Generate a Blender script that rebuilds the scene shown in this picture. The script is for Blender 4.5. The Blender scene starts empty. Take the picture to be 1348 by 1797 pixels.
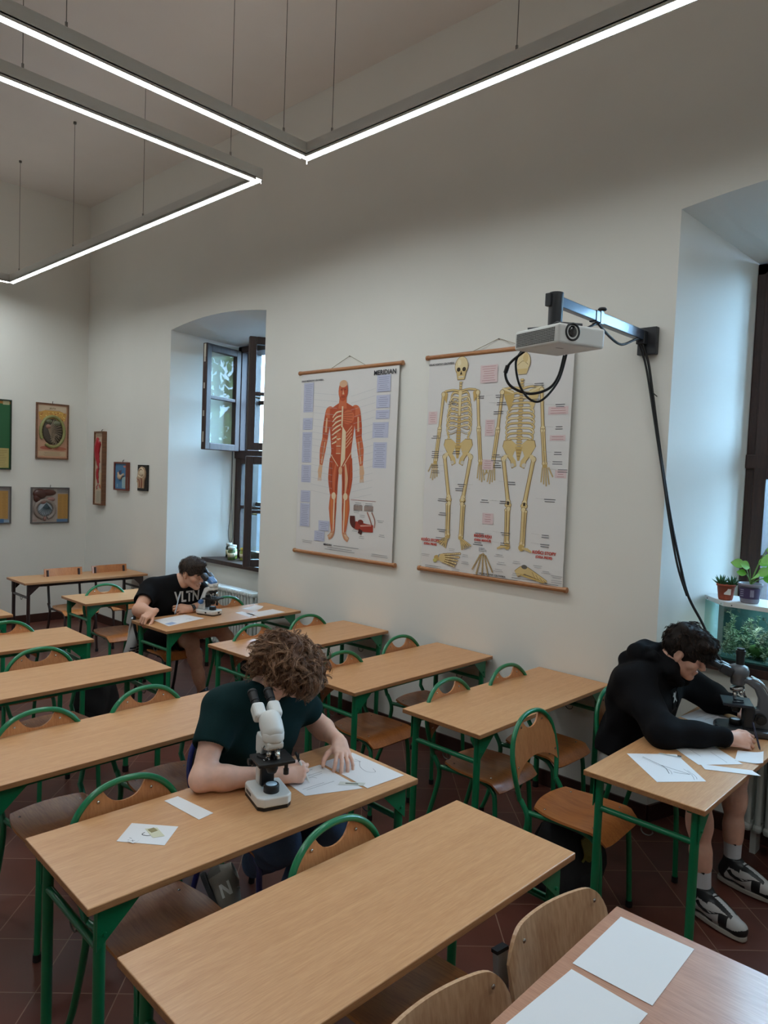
import bpy, bmesh, math, random
import numpy as np
from mathutils import Vector, Matrix, Euler
random.seed(7); np.random.seed(7)
SC = bpy.context.scene
COL = SC.collection
PI = math.pi
R = math.radians

# ---------------------------------------------------------------- camera, sky, exposure
def setup_camera():
    yaw, pitch, roll = R(43.02), R(2.92), R(2.22)
    cd = bpy.data.cameras.new('camera'); cam = bpy.data.objects.new('camera', cd); COL.objects.link(cam)
    fwd = Vector((-math.sin(yaw)*math.cos(pitch), math.cos(yaw)*math.cos(pitch), -math.sin(pitch)))
    right = Vector((math.cos(yaw), math.sin(yaw), 0)); up = right.cross(fwd)
    r = right*math.cos(roll) + up*math.sin(roll); u = -right*math.sin(roll) + up*math.cos(roll)
    m = Matrix((r, u, -fwd)).transposed().to_4x4(); m.translation = Vector((9.01256, -4.06711, 1.95682))
    cam.matrix_world = m
    cd.sensor_fit = 'VERTICAL'; cd.sensor_height = 24.0; cd.lens = 24.0*1253.9/1797.0
    cd.clip_start = 0.05; cd.clip_end = 200
    SC.camera = cam
setup_camera()
LED_STRENGTH = 39.0
SKY_STRENGTH = 31.0
SC.view_settings.view_transform = 'Standard'; SC.view_settings.look = 'None'
SC.view_settings.exposure = 0.0; SC.view_settings.gamma = 1.0; SC.view_settings.use_curve_mapping = False
SC.cycles.max_bounces = 8; SC.cycles.diffuse_bounces = 5; SC.cycles.glossy_bounces = 4
SC.cycles.transparent_max_bounces = 24; SC.cycles.transmission_bounces = 6
SC.cycles.caustics_reflective = False; SC.cycles.caustics_refractive = False
SC.cycles.use_denoising = True; SC.cycles.sample_clamp_indirect = 6.0
W = bpy.data.worlds.new('overcast_sky'); SC.world = W; W.use_nodes = True
nt = W.node_tree; nt.nodes.clear()
bg = nt.nodes.new('ShaderNodeBackground'); out = nt.nodes.new('ShaderNodeOutputWorld')
tc = nt.nodes.new('ShaderNodeTexCoord'); nz = nt.nodes.new('ShaderNodeTexNoise'); nz.inputs['Scale'].default_value = 2.2
rp = nt.nodes.new('ShaderNodeValToRGB')
rp.color_ramp.elements[0].position = .35; rp.color_ramp.elements[0].color = (.40, .63, 1.0, 1)
rp.color_ramp.elements[1].position = .65; rp.color_ramp.elements[1].color = (.48, .69, 1.0, 1)
nt.links.new(tc.outputs['Generated'], nz.inputs['Vector']); nt.links.new(nz.outputs['Fac'], rp.inputs['Fac'])
nt.links.new(rp.outputs['Color'], bg.inputs['Color']); bg.inputs['Strength'].default_value = SKY_STRENGTH
nt.links.new(bg.outputs[0], out.inputs[0])
def portal(name, x, z, w, h):
    l = bpy.data.lights.new(name, 'AREA'); l.shape = 'RECTANGLE'; l.size = w; l.size_y = h; l.cycles.is_portal = True
    o = bpy.data.objects.new(name, l); COL.objects.link(o); o.location = (x, .98, z); o.rotation_euler = (R(-90), 0, 0)
portal('window_sky_portal', 2.825, 2.16, 1.2, 2.4)
portal('window_sky_portal', 8.24, 2.16, 1.25, 2.4)

# ---------------------------------------------------------------- helpers
def lin(c):
    if isinstance(c, str):
        c = tuple(int(c[i:i+2], 16) for i in (0, 2, 4))
    return tuple(((v/255)/12.92 if v/255 <= .04045 else ((v/255+.055)/1.055)**2.4) for v in c) + (1,)
MATS = {}
def mat(name, col, rough=.5, metal=0., var=0., scale=30., bump=0., bscale=200., spec=.5, coat=0., emit=None, stretch=None, trans=0.):
    if name in MATS: return MATS[name]
    m = bpy.data.materials.new(name); m.use_nodes = True; n = m.node_tree; b = n.nodes['Principled BSDF']
    c = lin(col); b.inputs['Base Color'].default_value = c
    b.inputs['Roughness'].default_value = rough; b.inputs['Metallic'].default_value = metal
    b.inputs['Specular IOR Level'].default_value = spec; b.inputs['Coat Weight'].default_value = coat; b.inputs['Coat Roughness'].default_value = .12
    if trans: b.inputs['Transmission Weight'].default_value = trans
    if emit: b.inputs['Emission Color'].default_value = lin(emit[0]); b.inputs['Emission Strength'].default_value = emit[1]
    if var or bump:
        t = n.nodes.new('ShaderNodeTexCoord'); mp = n.nodes.new('ShaderNodeMapping')
        if stretch: mp.inputs['Scale'].default_value = stretch
        n.links.new(t.outputs['Object'], mp.inputs['Vector'])
    if var:
        z = n.nodes.new('ShaderNodeTexNoise'); z.inputs['Scale'].default_value = scale; z.inputs['Detail'].default_value = 4
        n.links.new(mp.outputs[0], z.inputs['Vector'])
        r = n.nodes.new('ShaderNodeValToRGB'); r.color_ramp.elements[0].position = .3; r.color_ramp.elements[1].position = .7
        r.color_ramp.elements[0].color = tuple(max(0, v*(1-var)) for v in c[:3]) + (1,)
        r.color_ramp.elements[1].color = tuple(min(1, v*(1+var)) for v in c[:3]) + (1,)
        n.links.new(z.outputs['Fac'], r.inputs['Fac']); n.links.new(r.outputs['Color'], b.inputs['Base Color'])
    if bump:
        z2 = n.nodes.new('ShaderNodeTexNoise'); z2.inputs['Scale'].default_value = bscale; z2.inputs['Detail'].default_value = 3
        n.links.new(mp.outputs[0], z2.inputs['Vector'])
        bp = n.nodes.new('ShaderNodeBump'); bp.inputs['Strength'].default_value = bump; bp.inputs['Distance'].default_value = .002
        n.links.new(z2.outputs['Fac'], bp.inputs['Height']); n.links.new(bp.outputs[0], b.inputs['Normal'])
    MATS[name] = m; return m
def wood(name, dark, light, rough=.35, axis=1, scale=1.0, coat=.0, streak=.5):
    if name in MATS: return MATS[name]
    m = bpy.data.materials.new(name); m.use_nodes = True; n = m.node_tree; b = n.nodes['Principled BSDF']
    t = n.nodes.new('ShaderNodeTexCoord'); mp = n.nodes.new('ShaderNodeMapping')
    s = [38*scale, 38*scale, 38*scale]; s[axis] = 1.6*scale; mp.inputs['Scale'].default_value = s
    z = n.nodes.new('ShaderNodeTexNoise'); z.inputs['Scale'].default_value = 1.0; z.inputs['Detail'].default_value = 6; z.inputs['Distortion'].default_value = .6
    z2 = n.nodes.new('ShaderNodeTexNoise'); z2.inputs['Scale'].default_value = 3.2; z2.inputs['Detail'].default_value = 4
    mp2 = n.nodes.new('ShaderNodeMapping'); s2 = [95*scale]*3; s2[axis] = 7*scale; mp2.inputs['Scale'].default_value = s2
    mx = n.nodes.new('ShaderNodeMix'); mx.data_type = 'FLOAT'; mx.inputs['Factor'].default_value = streak
    r = n.nodes.new('ShaderNodeValToRGB'); r.color_ramp.elements[0].position = .36; r.color_ramp.elements[1].position = .62
    r.color_ramp.elements[0].color = lin(dark); r.color_ramp.elements[1].color = lin(light)
    n.links.new(t.outputs['Object'], mp.inputs[0]); n.links.new(t.outputs['Object'], mp2.inputs[0])
    n.links.new(mp.outputs[0], z.inputs['Vector']); n.links.new(mp2.outputs[0], z2.inputs['Vector'])
    n.links.new(z.outputs['Fac'], mx.inputs[2]); n.links.new(z2.outputs['Fac'], mx.inputs[3])
    n.links.new(mx.outputs[0], r.inputs['Fac']); n.links.new(r.outputs['Color'], b.inputs['Base Color'])
    b.inputs['Roughness'].default_value = rough; b.inputs['Coat Weight'].default_value = coat; b.inputs['Coat Roughness'].default_value = .15
    MATS[name] = m; return m
def glass(name, tint=(1, 1, 1), refl=1.0, ior=1.5):
    if name in MATS: return MATS[name]
    m = bpy.data.materials.new(name); m.use_nodes = True; n = m.node_tree; n.nodes.clear()
    o = n.nodes.new('ShaderNodeOutputMaterial'); t = n.nodes.new('ShaderNodeBsdfTransparent'); g = n.nodes.new('ShaderNodeBsdfGlossy')
    t.inputs[0].default_value = tint + (1,); g.inputs['Roughness'].default_value = .01
    f = n.nodes.new('ShaderNodeFresnel'); gi = n.nodes.new('ShaderNodeNewGeometry'); q = n.nodes.new('ShaderNodeMath'); q.operation = 'MULTIPLY_ADD'
    q.inputs[1].default_value = 1/ior-ior; q.inputs[2].default_value = ior; n.links.new(gi.outputs['Backfacing'], q.inputs[0]); n.links.new(q.outputs[0], f.inputs[0])
    k = n.nodes.new('ShaderNodeMath'); k.operation = 'MULTIPLY'; k.inputs[1].default_value = refl
    n.links.new(f.outputs[0], k.inputs[0])
    x = n.nodes.new('ShaderNodeMixShader'); n.links.new(k.outputs[0], x.inputs[0]); n.links.new(t.outputs[0], x.inputs[1]); n.links.new(g.outputs[0], x.inputs[2])
    n.links.new(x.outputs[0], o.inputs[0]); MATS[name] = m; return m

class MB:
    def __init__(s): s.v = []; s.f = []; s.m = []; s.sm = []; s.mi = 0; s.M = Matrix.Identity(4)
    def add(s, vs, fs, smooth=False, M=None):
        o = len(s.v); T = s.M @ M if M is not None else s.M
        s.v += [tuple(T @ Vector(p)) for p in vs]
        for f in fs: s.f.append(tuple(o+i for i in f)); s.m.append(s.mi); s.sm.append(smooth)
        return s
    def box(s, c, size, M=None, bev=0., seg=2):
        x, y, z = size[0]/2, size[1]/2, size[2]/2
        if bev:
            bm = bmesh.new(); bmesh.ops.create_cube(bm, size=1)
            for v in bm.verts: v.co = Vector((v.co.x*size[0], v.co.y*size[1], v.co.z*size[2]))
            bmesh.ops.bevel(bm, geom=bm.edges[:], offset=bev, segments=seg, affect='EDGES', profile=.5)
            bm.verts.index_update()
            vs = [(v.co.x+c[0], v.co.y+c[1], v.co.z+c[2]) for v in bm.verts]; fs = [[v.index for v in f.verts] for f in bm.faces]
            bm.free(); return s.add(vs, fs, False, M)
        vs = [(c[0]+a*x, c[1]+b*y, c[2]+d*z) for a in (-1, 1) for b in (-1, 1) for d in (-1, 1)]
        return s.add(vs, [(0, 1, 3, 2), (4, 6, 7, 5), (0, 4, 5, 1), (2, 3, 7, 6), (0, 2, 6, 4), (1, 5, 7, 3)], False, M)
    def tube(s, pts, r, n=10, closed=False, caps=True, M=None):
        P = [Vector(p) for p in pts]; k = len(P)
        rr = r if isinstance(r, (list, tuple)) else [r]*k
        vs = []; fs = []; t0 = None; nrm = None
        for i in range(k):
            if closed: t = P[(i+1) % k]-P[i-1]
            else: t = P[min(i+1, k-1)]-P[max(i-1, 0)]
            t.normalize()
            if nrm is None:
                a = Vector((0, 0, 1)) if abs(t.z) < .9 else Vector((1, 0, 0)); nrm = t.cross(a).normalized()
            else:
                nrm = (nrm - t*nrm.dot(t)); nrm = nrm.normalized() if nrm.length > 1e-6 else t.orthogonal().normalized()
            b = t.cross(nrm)
            for j in range(n):
                an = 2*PI*j/n; vs.append(P[i]+(nrm*math.cos(an)+b*math.sin(an))*rr[i])
        for i in range(k if closed else k-1):
            for j in range(n):
                a = i*n+j; b2 = i*n+(j+1) % n; i2 = (i+1) % k
                fs.append((a, b2, i2*n+(j+1) % n, i2*n+j))
        s.add(vs, fs, True, M)
        if caps and not closed:
            s.add(vs[:n], [tuple(range(n))[::-1]], False, M); s.add(vs[-n:], [tuple(range(n))], False, M)
        return s
    def lathe(s, prof, n=24, M=None, smooth=True):
        vs = []; fs = []
        for (r, z) in prof:
            for j in range(n): a = 2*PI*j/n; vs.append((r*math.cos(a), r*math.sin(a), z))
        for i in range(len(prof)-1):
            for j in range(n): fs.append((i*n+j, i*n+(j+1) % n, (i+1)*n+(j+1) % n, (i+1)*n+j))
        if prof[0][0] > 1e-5: fs.append(tuple(range(n))[::-1])
        if prof[-1][0] > 1e-5: fs.append(tuple((len(prof)-1)*n+j for j in range(n)))
        return s.add(vs, fs, smooth, M)
    def prism(s, poly, z0, z1, M=None, smooth=False):
        n = len(poly); vs = [(p[0], p[1], z0) for p in poly]+[(p[0], p[1], z1) for p in poly]
        fs = [tuple(range(n))[::-1], tuple(range(n, 2*n))]+[(i, (i+1) % n, n+(i+1) % n, n+i) for i in range(n)]
        return s.add(vs, fs, smooth, M)
    def cyl(s, a, b, r, n=16, M=None, r2=None): return s.tube([a, b], [r, r if r2 is None else r2], n, M=M)
    def ball(s, c, r, n=12, M=None, sc=(1, 1, 1)):
        vs = []; fs = []; k = n//2
        for i in range(k+1):
            t = PI*i/k
            for j in range(n): a = 2*PI*j/n; vs.append((c[0]+r*sc[0]*math.sin(t)*math.cos(a), c[1]+r*sc[1]*math.sin(t)*math.sin(a), c[2]+r*sc[2]*math.cos(t)))
        for i in range(k):
            for j in range(n): fs.append((i*n+j, (i+1)*n+j, (i+1)*n+(j+1) % n, i*n+(j+1) % n))
        return s.add(vs, fs, True, M)
    def sheet(s, grid, th=0., smooth=True, M=None):
        # grid: rows of 3d points; th: thickness along -normal, closed
        h = len(grid); w = len(grid[0]); P = [[Vector(p) for p in row] for row in grid]
        vs = [p for row in P for p in row]; fs = [(i*w+j, i*w+j+1, (i+1)*w+j+1, (i+1)*w+j) for i in range(h-1) for j in range(w-1)]
        if not th: return s.add(vs, fs, smooth, M)
        N = []
        for i in range(h):
            for j in range(w):
                du = P[i][min(j+1, w-1)]-P[i][max(j-1, 0)]; dv = P[min(i+1, h-1)][j]-P[max(i-1, 0)][j]
                nn = du.cross(dv); N.append(nn.normalized() if nn.length > 1e-9 else Vector((0, 0, 1)))
        lo = [v-N[i]*th for i, v in enumerate(vs)]; o = h*w
        s.add(vs+lo, fs+[tuple(o+q for q in f[::-1]) for f in fs], smooth, M)
        rim = [i for i in range(w)]+[i*w+w-1 for i in range(1, h)]+[(h-1)*w+j for j in range(w-2, -1, -1)]+[i*w for i in range(h-2, 0, -1)]
        k = len(rim); rv = [vs[i] for i in rim]+[lo[i] for i in rim]
        return s.add(rv, [(i, k+i, k+(i+1) % k, (i+1) % k) for i in range(k)], False, M)
    def build(s, name, mats, parent=None, bevel=0.):
        me = bpy.data.meshes.new(name); me.from_pydata(s.v, [], s.f); me.update()
        for m in (mats if isinstance(mats, (list, tuple)) else [mats]): me.materials.append(m)
        me.polygons.foreach_set('material_index', s.m); me.polygons.foreach_set('use_smooth', s.sm)
        bm = bmesh.new(); bm.from_mesh(me); bmesh.ops.recalc_face_normals(bm, faces=bm.faces[:]); bm.to_mesh(me); bm.free()
        o = bpy.data.objects.new(name, me); COL.objects.link(o)
        if parent: o.parent = parent
        if bevel:
            bv = o.modifiers.new('edge_round', 'BEVEL'); bv.width = bevel; bv.segments = 2; bv.limit_method = 'ANGLE'
        return o
def tag(o, label=None, cat=None, group=None, kind=None):
    if label: o['label'] = label
    if cat: o['category'] = cat
    if group: o['group'] = group
    if kind: o['kind'] = kind
    return o
def thing(name, label, cat, loc=(0, 0, 0), rz=0., group=None):
    o = bpy.data.objects.new(name, None); COL.objects.link(o); o.location = loc; o.rotation_euler = (0, 0, rz)
    o.empty_display_size = .1
    return tag(o, label, cat, group)
def struct(name, mb, m, parent=None):
    o = mb.build(name, m, parent)
    if not parent: o['kind'] = 'structure'
    return o
def copy_tree(o, parent=None):
    kids = list(o.children); c = o.copy(); COL.objects.link(c)
    if parent: c.parent = parent
    for ch in kids: copy_tree(ch, c)
    return c
def T(x, y, z): return Matrix.Translation((x, y, z))
def RX(a): return Matrix.Rotation(a, 4, 'X')
def RY(a): return Matrix.Rotation(a, 4, 'Y')
def RZ(a): return Matrix.Rotation(a, 4, 'Z')
def spline(pts, n=8, closed=False):
    P = [Vector(p) for p in pts]; k = len(P); o = []
    for i in range(k if closed else k-1):
        g = (lambda q: P[q % k]) if closed else (lambda q: P[max(0, min(k-1, q))])
        p0, p1, p2, p3 = g(i-1), g(i), g(i+1), g(i+2)
        for j in range(n):
            t = j/n; o.append(.5*((2*p1)+(-p0+p2)*t+(2*p0-5*p1+4*p2-p3)*t*t+(-p0+3*p1-3*p2+p3)*t**3))
    if not closed: o.append(P[-1])
    return o
def text_mesh(body, size, depth=.0004, align='CENTER', bold=0.):
    c = bpy.data.curves.new('lettering', 'FONT'); c.body = body; c.size = size; c.extrude = depth; c.align_x = align; c.align_y = 'CENTER'; c.offset = bold
    o = bpy.data.objects.new('lettering', c); me = bpy.data.meshes.new_from_object(o)
    bpy.data.objects.remove(o); v = [tuple(p.co) for p in me.vertices]; f = [tuple(p.vertices) for p in me.polygons]
    bpy.data.meshes.remove(me); return v, f
# ---------------------------------------------------------------- room shell
CEIL = 5.16; XF = 11.3; YL = -6.6
plaster = mat('white_wall_plaster', (229, 228, 221), .85, var=.025, scale=1.3, bump=.15, bscale=45)
ceil_m = mat('ceiling_plaster', (226, 221, 216), .9, var=.02, scale=2)
dark_wood = wood('dark_brown_window_wood', (38, 24, 20), (66, 42, 34), .5, axis=2, coat=.05)
base_m = mat('baseboard_dark_tile', (62, 36, 30), .4, var=.15, scale=6)

def tile_floor():
    m = bpy.data.materials.new('terracotta_floor_tiles'); m.use_nodes = True; n = m.node_tree; b = n.nodes['Principled BSDF']
    t = n.nodes.new('ShaderNodeTexCoord'); mp = n.nodes.new('ShaderNodeMapping')
    mp.inputs['Rotation'].default_value = (0, 0, R(-45))
    # a tile edge runs through (5.615, -2.90) at 45 degrees
    mp.inputs['Location'].default_value = (.05, .02, 0)
    n.links.new(t.outputs['Object'], mp.inputs[0])
    k = n.nodes.new('ShaderNodeTexBrick'); k.offset = 0; k.squash = 1; k.inputs['Scale'].default_value = 1.0
    k.inputs['Brick Width'].default_value = .302; k.inputs['Row Height'].default_value = .302
    k.inputs['Mortar Size'].default_value = .0025; k.inputs['Mortar Smooth'].default_value = .2; k.inputs['Bias'].default_value = 0
    k.inputs['Color1'].default_value = lin((84, 44, 36)); k.inputs['Color2'].default_value = lin((102, 58, 46)); k.inputs['Mortar'].default_value = lin((134, 104, 88))
    n.links.new(mp.outputs[0], k.inputs['Vector'])
    z = n.nodes.new('ShaderNodeTexNoise'); z.inputs['Scale'].default_value = 5; z.inputs['Detail'].default_value = 6
    n.links.new(t.outputs['Object'], z.inputs['Vector'])
    mx = n.nodes.new('ShaderNodeMix'); mx.data_type = 'RGBA'; mx.blend_type = 'OVERLAY'; mx.inputs[0].default_value = .25
    n.links.new(k.outputs['Color'], mx.inputs[6]); n.links.new(z.outputs['Fac'], mx.inputs[7]); n.links.new(mx.outputs[2], b.inputs['Base Color'])
    b.inputs['Roughness'].default_value = .38
    bp = n.nodes.new('ShaderNodeBump'); bp.inputs['Strength'].default_value = .3; bp.inputs['Distance'].default_value = .002; bp.invert = True
    n.links.new(k.outputs['Fac'], bp.inputs['Height']); n.links.new(bp.outputs[0], b.inputs['Normal'])
    return m
f = MB(); f.box((XF/2, YL/2+.5, -.05), (XF+.6, -YL+1.6, .1)); struct('floor', f, tile_floor())
f = MB(); f.box((XF/2, YL/2+.5, CEIL+.05), (XF+.6, -YL+1.6, .1)); struct('ceiling', f, ceil_m)
f = MB(); f.box((-.1, YL/2+.5, CEIL/2), (.2, -YL+1.0, CEIL)); struct('wall_back', f, plaster)
f = MB(); f.box((XF+.1, YL/2+.5, CEIL/2), (.2, -YL+1.0, CEIL)); struct('wall_front', f, plaster)
f = MB(); f.box((XF/2, YL-.1, CEIL/2), (XF+.4, .2, CEIL)); struct('wall_left', f, plaster)

NICHE = [(1.985, 3.645, 2.22, 3.43, 3.43, .065), (7.40, 9.08, 7.61, 8.87, 3.505, .07)]   # front x0,x1, frame x0,x1, spring z, rise
YF = .70; YO = 1.0; ZT = 3.34; ZS = .97
f = MB()
def plan(poly, z0, z1): f.prism(poly, z0, z1)
a, b = NICHE
plan([(0, 0), (a[0], 0), (a[2], YF), (a[2], YO), (0, YO)], 0, CEIL)
plan([(a[1], 0), (b[0], 0), (b[2], YF), (b[2], YO), (a[3], YO), (a[3], YF)], 0, CEIL)
plan([(b[1], 0), (XF, 0), (XF, YO), (b[3], YO), (b[3], YF)], 0, CEIL)
for (x0, x1, u0, u1, zs, rise) in NICHE:
    loops = []; K = 16
    for (p0, p1, y, z, h) in ((x0, x1, 0, zs, rise), (u0, u1, YF, ZT, .03), (u0, u1, YO, ZT, .03)):
        arc = [(p0+(p1-p0)*i/K, y, z+h*(1-(2*i/K-1)**2)) for i in range(K+1)]
        loops.append(arc+[(p1, y, CEIL), (p0, y, CEIL)])
    n = K+3; vs = [p for l in loops for p in l]
    fs = [tuple(range(n)), tuple(range(2*n, 3*n))[::-1]]
    for i in range(2): fs += [(i*n+j, i*n+(j+1) % n, (i+1)*n+(j+1) % n, (i+1)*n+j) for j in range(n)]
    f.add(vs, fs)
    def rx(y): return (x0+(u0-x0)*y/YF, x1+(u1-x1)*y/YF)
    yp = .42 if x0 < 5 else .24; l, r = rx(yp); plan([(l, yp), (r, yp), (u1, YF), (u1, YO), (u0, YO), (u0, YF)], 0, ZS-.045)
struct('wall_right', f, plaster)
trim_i = 0
for i, (x0, x1, u0, u1, zs, rise) in enumerate(NICHE):
    s = MB(); s.mi = 0
    def rx(y): return (x0+(u0-x0)*y/YF, x1+(u1-x1)*y/YF)
    ys = .365 if i == 0 else .185; l, r = rx(ys); s.prism([(l+.002, ys), (r-.002, ys), (u1-.002, YF+.04), (u0+.002, YF+.04)], ZS-.045, ZS)
    struct('trim_%d' % (i+1), s, dark_wood)
# baseboards
f = MB()
f.box((.008, YL/2, .05), (.014, -YL, .1)); struct('baseboard_back', f, base_m)
f = MB()
for p, q in ((0.014, a[0]), (a[1], b[0]), (b[1], XF)): f.box(((p+q)/2, -.007, .05), (q-p, .014, .1))
for (x0, x1, u0, u1, zs, rise) in NICHE:
    for (p, q, sg) in ((x0, u0, 1), (x1, u1, -1)):
        yp = .42 if x0 < 5 else .24; xe = p+(q-p)*yp/YF; dx, dy = xe-p, yp; L = math.hypot(dx, dy)
        f.box((0, 0, .05), (L, .014, .1), M=T((p+xe)/2+sg*.007*dy/L, yp/2-abs(dx)/L*.007, 0) @ RZ(math.atan2(dy, dx)))
    yp = .42 if x0 < 5 else .24; p = x0+(u0-x0)*yp/YF; q = x1+(u1-x1)*yp/YF; f.box(((p+q)/2, yp-.007, .05), (q-p, .014, .1))
struct('baseboard_right', f, base_m)

# ---------------------------------------------------------------- windows
pane_m = glass('window_pane_glass', (.93, .98, .97), .42)
hinge_m = mat('galvanised_hinge_metal', (190, 185, 172), .35, metal=.8)
brass_m = mat('old_brass', (120, 100, 60), .4, metal=.9)
def sash(parent, w, z0, z1, hinge_xy, ang, right=False, bars=1, handle=True, strips=False):
    """casement: local x from the hinge (0) to the free edge (w), y thickness"""
    m = MB(); h = z1-z0; fr = .075; th = .06
    m.box((fr/2, 0, h/2), (fr, th, h), bev=.008); m.box((w-fr/2, 0, h/2), (fr, th, h), bev=.008)
    for zz, hh in ((fr/2, fr), (h-fr/2, fr)): m.box((w/2, 0, zz), (w-2*fr+.01, th, hh), bev=.008)
    o = m.build('sash', dark_wood, parent)
    g = MB(); g.box((w/2, 0, h/2), (w-2*fr+.02, .008, h-2*fr+.02)); g.build('pane', pane_m, o)
    b = MB()
    for i in range(bars): b.box((w/2, 0, h*(i+1)/(bars+1)), (w-2*fr+.01, .042, .036), bev=.006)
    b.build('glazing_bar', dark_wood, o)
    s = MB()
    for zz in (.12, .34, .6, .85): 
        if strips: s.box((w+.0015, 0, h*zz), (.004, .018, .06+.05*(zz < .2)))
    if strips: s.box((w+.001, 0, h*.93), (.003, .024, h*.12)); s.build('locking_strip', hinge_m, o)
    if handle:
        k = MB(); sd = 1 if right else -1
        k.box((w-fr/2, sd*(th/2+.004), h*.48), (.026, .008, .1), bev=.003)
        k.tube([(w-fr/2, sd*(th/2), h*.48), (w-fr/2, sd*(th/2+.045), h*.48), (w-fr/2-.1, sd*(th/2+.05), h*.47)], .008, 8)
        k.build('handle', brass_m, o)
    o.location = (hinge_xy[0], hinge_xy[1], z0); o.rotation_euler = (0, 0, ang)
    return o
ZB = 2.13
def window(idx, u0, u1, sashes):
    m = MB(); w = u1-u0; zb, zt = ZS, ZT-.005
    for x in (u0+.035, u1-.035): m.box((x, YF+.06, (zb+zt)/2), (.07, .1, zt-zb), bev=.006)
    m.box(((u0+u1)/2, YF+.06, zt-.035), (w, .1, .07), bev=.006); m.box(((u0+u1)/2, YF+.06, zb+.03), (w, .1, .06), bev=.006)
    m.box(((u0+u1)/2, YF+.055, ZB), (w, .13, .09), bev=.008)
    o = m.build('window_%d' % idx, dark_wood); o['kind'] = 'structure'
    for s in sashes: sash(o, **s)
    ln = MB()
    for x in (u0+.05, u1-.05): ln.box((x, YF+.18, (zb+zt)/2), (.1, .16, zt-zb))
    for z in (zb+.02, zt-.04): ln.box(((u0+u1)/2, YF+.18, z), (w-.2, .16, .05))
    ln.build('box_lining', dark_wood, o)
    # the outer, closed casement of the box window, thin light bars
    mm = MB(); yy = YF+.255
    for x in (u0+.02, (u0+u1)/2, u1-.02): mm.box((x, yy, (zb+zt)/2), (.05, .04, zt-zb))
    for z in (zb+.03, zb+.6, ZB, ZB+.6, zt-.03): mm.box(((u0+u1)/2, yy, z), (w, .04, .045))
    mm.build('outer_casement', dark_wood, o)
    g = MB(); g.box(((u0+u1)/2, yy, (zb+zt)/2), (w-.04, .006, zt-zb-.04)); g.build('outer_pane', pane_m, o)
    return o
w1 = NICHE[0]; u0, u1 = w1[2]+.05, w1[3]-.05; wd = (u1-u0)/2
window(1, w1[2], w1[3], [
    dict(w=wd, z0=ZB+.03, z1=3.28, hinge_xy=(u0, YF-.01), ang=R(-75), right=True, strips=True, handle=False),
    dict(w=wd, z0=ZB+.03, z1=3.28, hinge_xy=(u1, YF-.01), ang=R(180+62), right=False),
    dict(w=wd, z0=ZS+.015, z1=ZB-.03, hinge_xy=(u0, YF+.03), ang=0, right=False, handle=False),
    dict(w=wd, z0=ZS+.015, z1=ZB-.03, hinge_xy=(u1, YF-.01), ang=R(180+60), right=False),
])
w2 = NICHE[1]; u0, u1 = w2[2]+.05, w2[3]-.05; wd = (u1-u0)/2
window(2, w2[2], w2[3], [
    dict(w=wd, z0=ZB+.03, z1=3.28, hinge_xy=(u0, YF+.02), ang=0, handle=False),
    dict(w=wd, z0=ZB+.03, z1=3.28, hinge_xy=(u1, YF+.02), ang=R(180), handle=False),
    dict(w=wd, z0=ZS+.015, z1=ZB-.03, hinge_xy=(u0, YF+.02), ang=0, handle=False),
    dict(w=wd, z0=ZS+.015, z1=ZB-.03, hinge_xy=(u1, YF+.02), ang=R(180), handle=False),
])
# pull cord by window 1
c = MB(); x, y = 2.28, .62
c.tube(spline([(x, y, 2.2), (x+.003, y, 1.7), (x-.01, y, 1.42), (x-.035, y, 1.24), (x+.01, y, 1.13), (x+.055, y, 1.22), (x+.03, y, 1.45), (x+.012, y, 1.7), (x+.012, y, 2.2)], 6), .0035, 6)
tag(c.build('pull_cord', mat('cord_grey', (70, 66, 60), .7)), 'thin looped pull cord hanging down in the window niche left of the window', 'cord')

# ---------------------------------------------------------------- outdoors
g = MB(); g.box((5, 16, -4.05), (60, 29, .1)); tag(g.build('ground_outside', mat('courtyard_paving', (96, 96, 96), .9, var=.3, scale=1)), None, None, None, 'structure')
leaf_m = [mat('tree_leaf_a', (92, 120, 60), .6), mat('tree_leaf_b', (122, 148, 76), .6)]; bark_m = mat('tree_bark', (84, 70, 56), .9, bump=.6, bscale=20)
def tree(x, y, zc, r, label):
    rnd = random.Random(int(x*10+y)); root = thing('tree', label, 'tree', (x, y, -4), 0, 'trees outside the windows')
    t = MB(); t.tube([(0, 0, 0), (.1, 0, 2.5), (0, .1, zc+4)], [.22, .17, .08], 10)
    for k in range(6):
        a = k*1.05; t.tube([(0, 0, zc+2.4+.2*k), (r*.4*math.cos(a), r*.4*math.sin(a), zc+3.4+.2*k), (r*.75*math.cos(a), r*.75*math.sin(a), zc+4+.15*k)], [.07, .05, .02], 6)
    t.build('trunk', bark_m, root)
    l = MB()
    for k in range(2600):
        d = Vector((rnd.gauss(0, 1), rnd.gauss(0, 1), rnd.gauss(0, 1))).normalized()*r*(.35+.65*rnd.random()**.5); d.z *= 1.1
        p = Vector((0, 0, zc+4))+d; s = .09+.08*rnd.random(); l.mi = rnd.random() < .5
        M = T(*p) @ Euler((rnd.random()*6, rnd.random()*6, rnd.random()*6)).to_matrix().to_4x4()
        l.add([(-s, 0, 0), (0, -s*.5, .01), (s, 0, 0), (0, s*.5, .01)], [(0, 1, 2, 3)], False, M)
    l.build('foliage', leaf_m, root)
h = MB(); rnd = random.Random(2); xs = [-26+1.0*i for i in range(47)]
for i, x in enumerate(xs): h.box((x, 12.5+.15*rnd.random(), -.75), (1.05, 1.6, 6.6+.25*rnd.random()), bev=.18)
tag(h.build('hedge', mat('dark_ivy_wall', (46, 44, 48), .95, var=.3, scale=2.5, bump=1., bscale=8)), 'tall dark overgrown hedge across the yard outside the windows', 'hedge')
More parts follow.
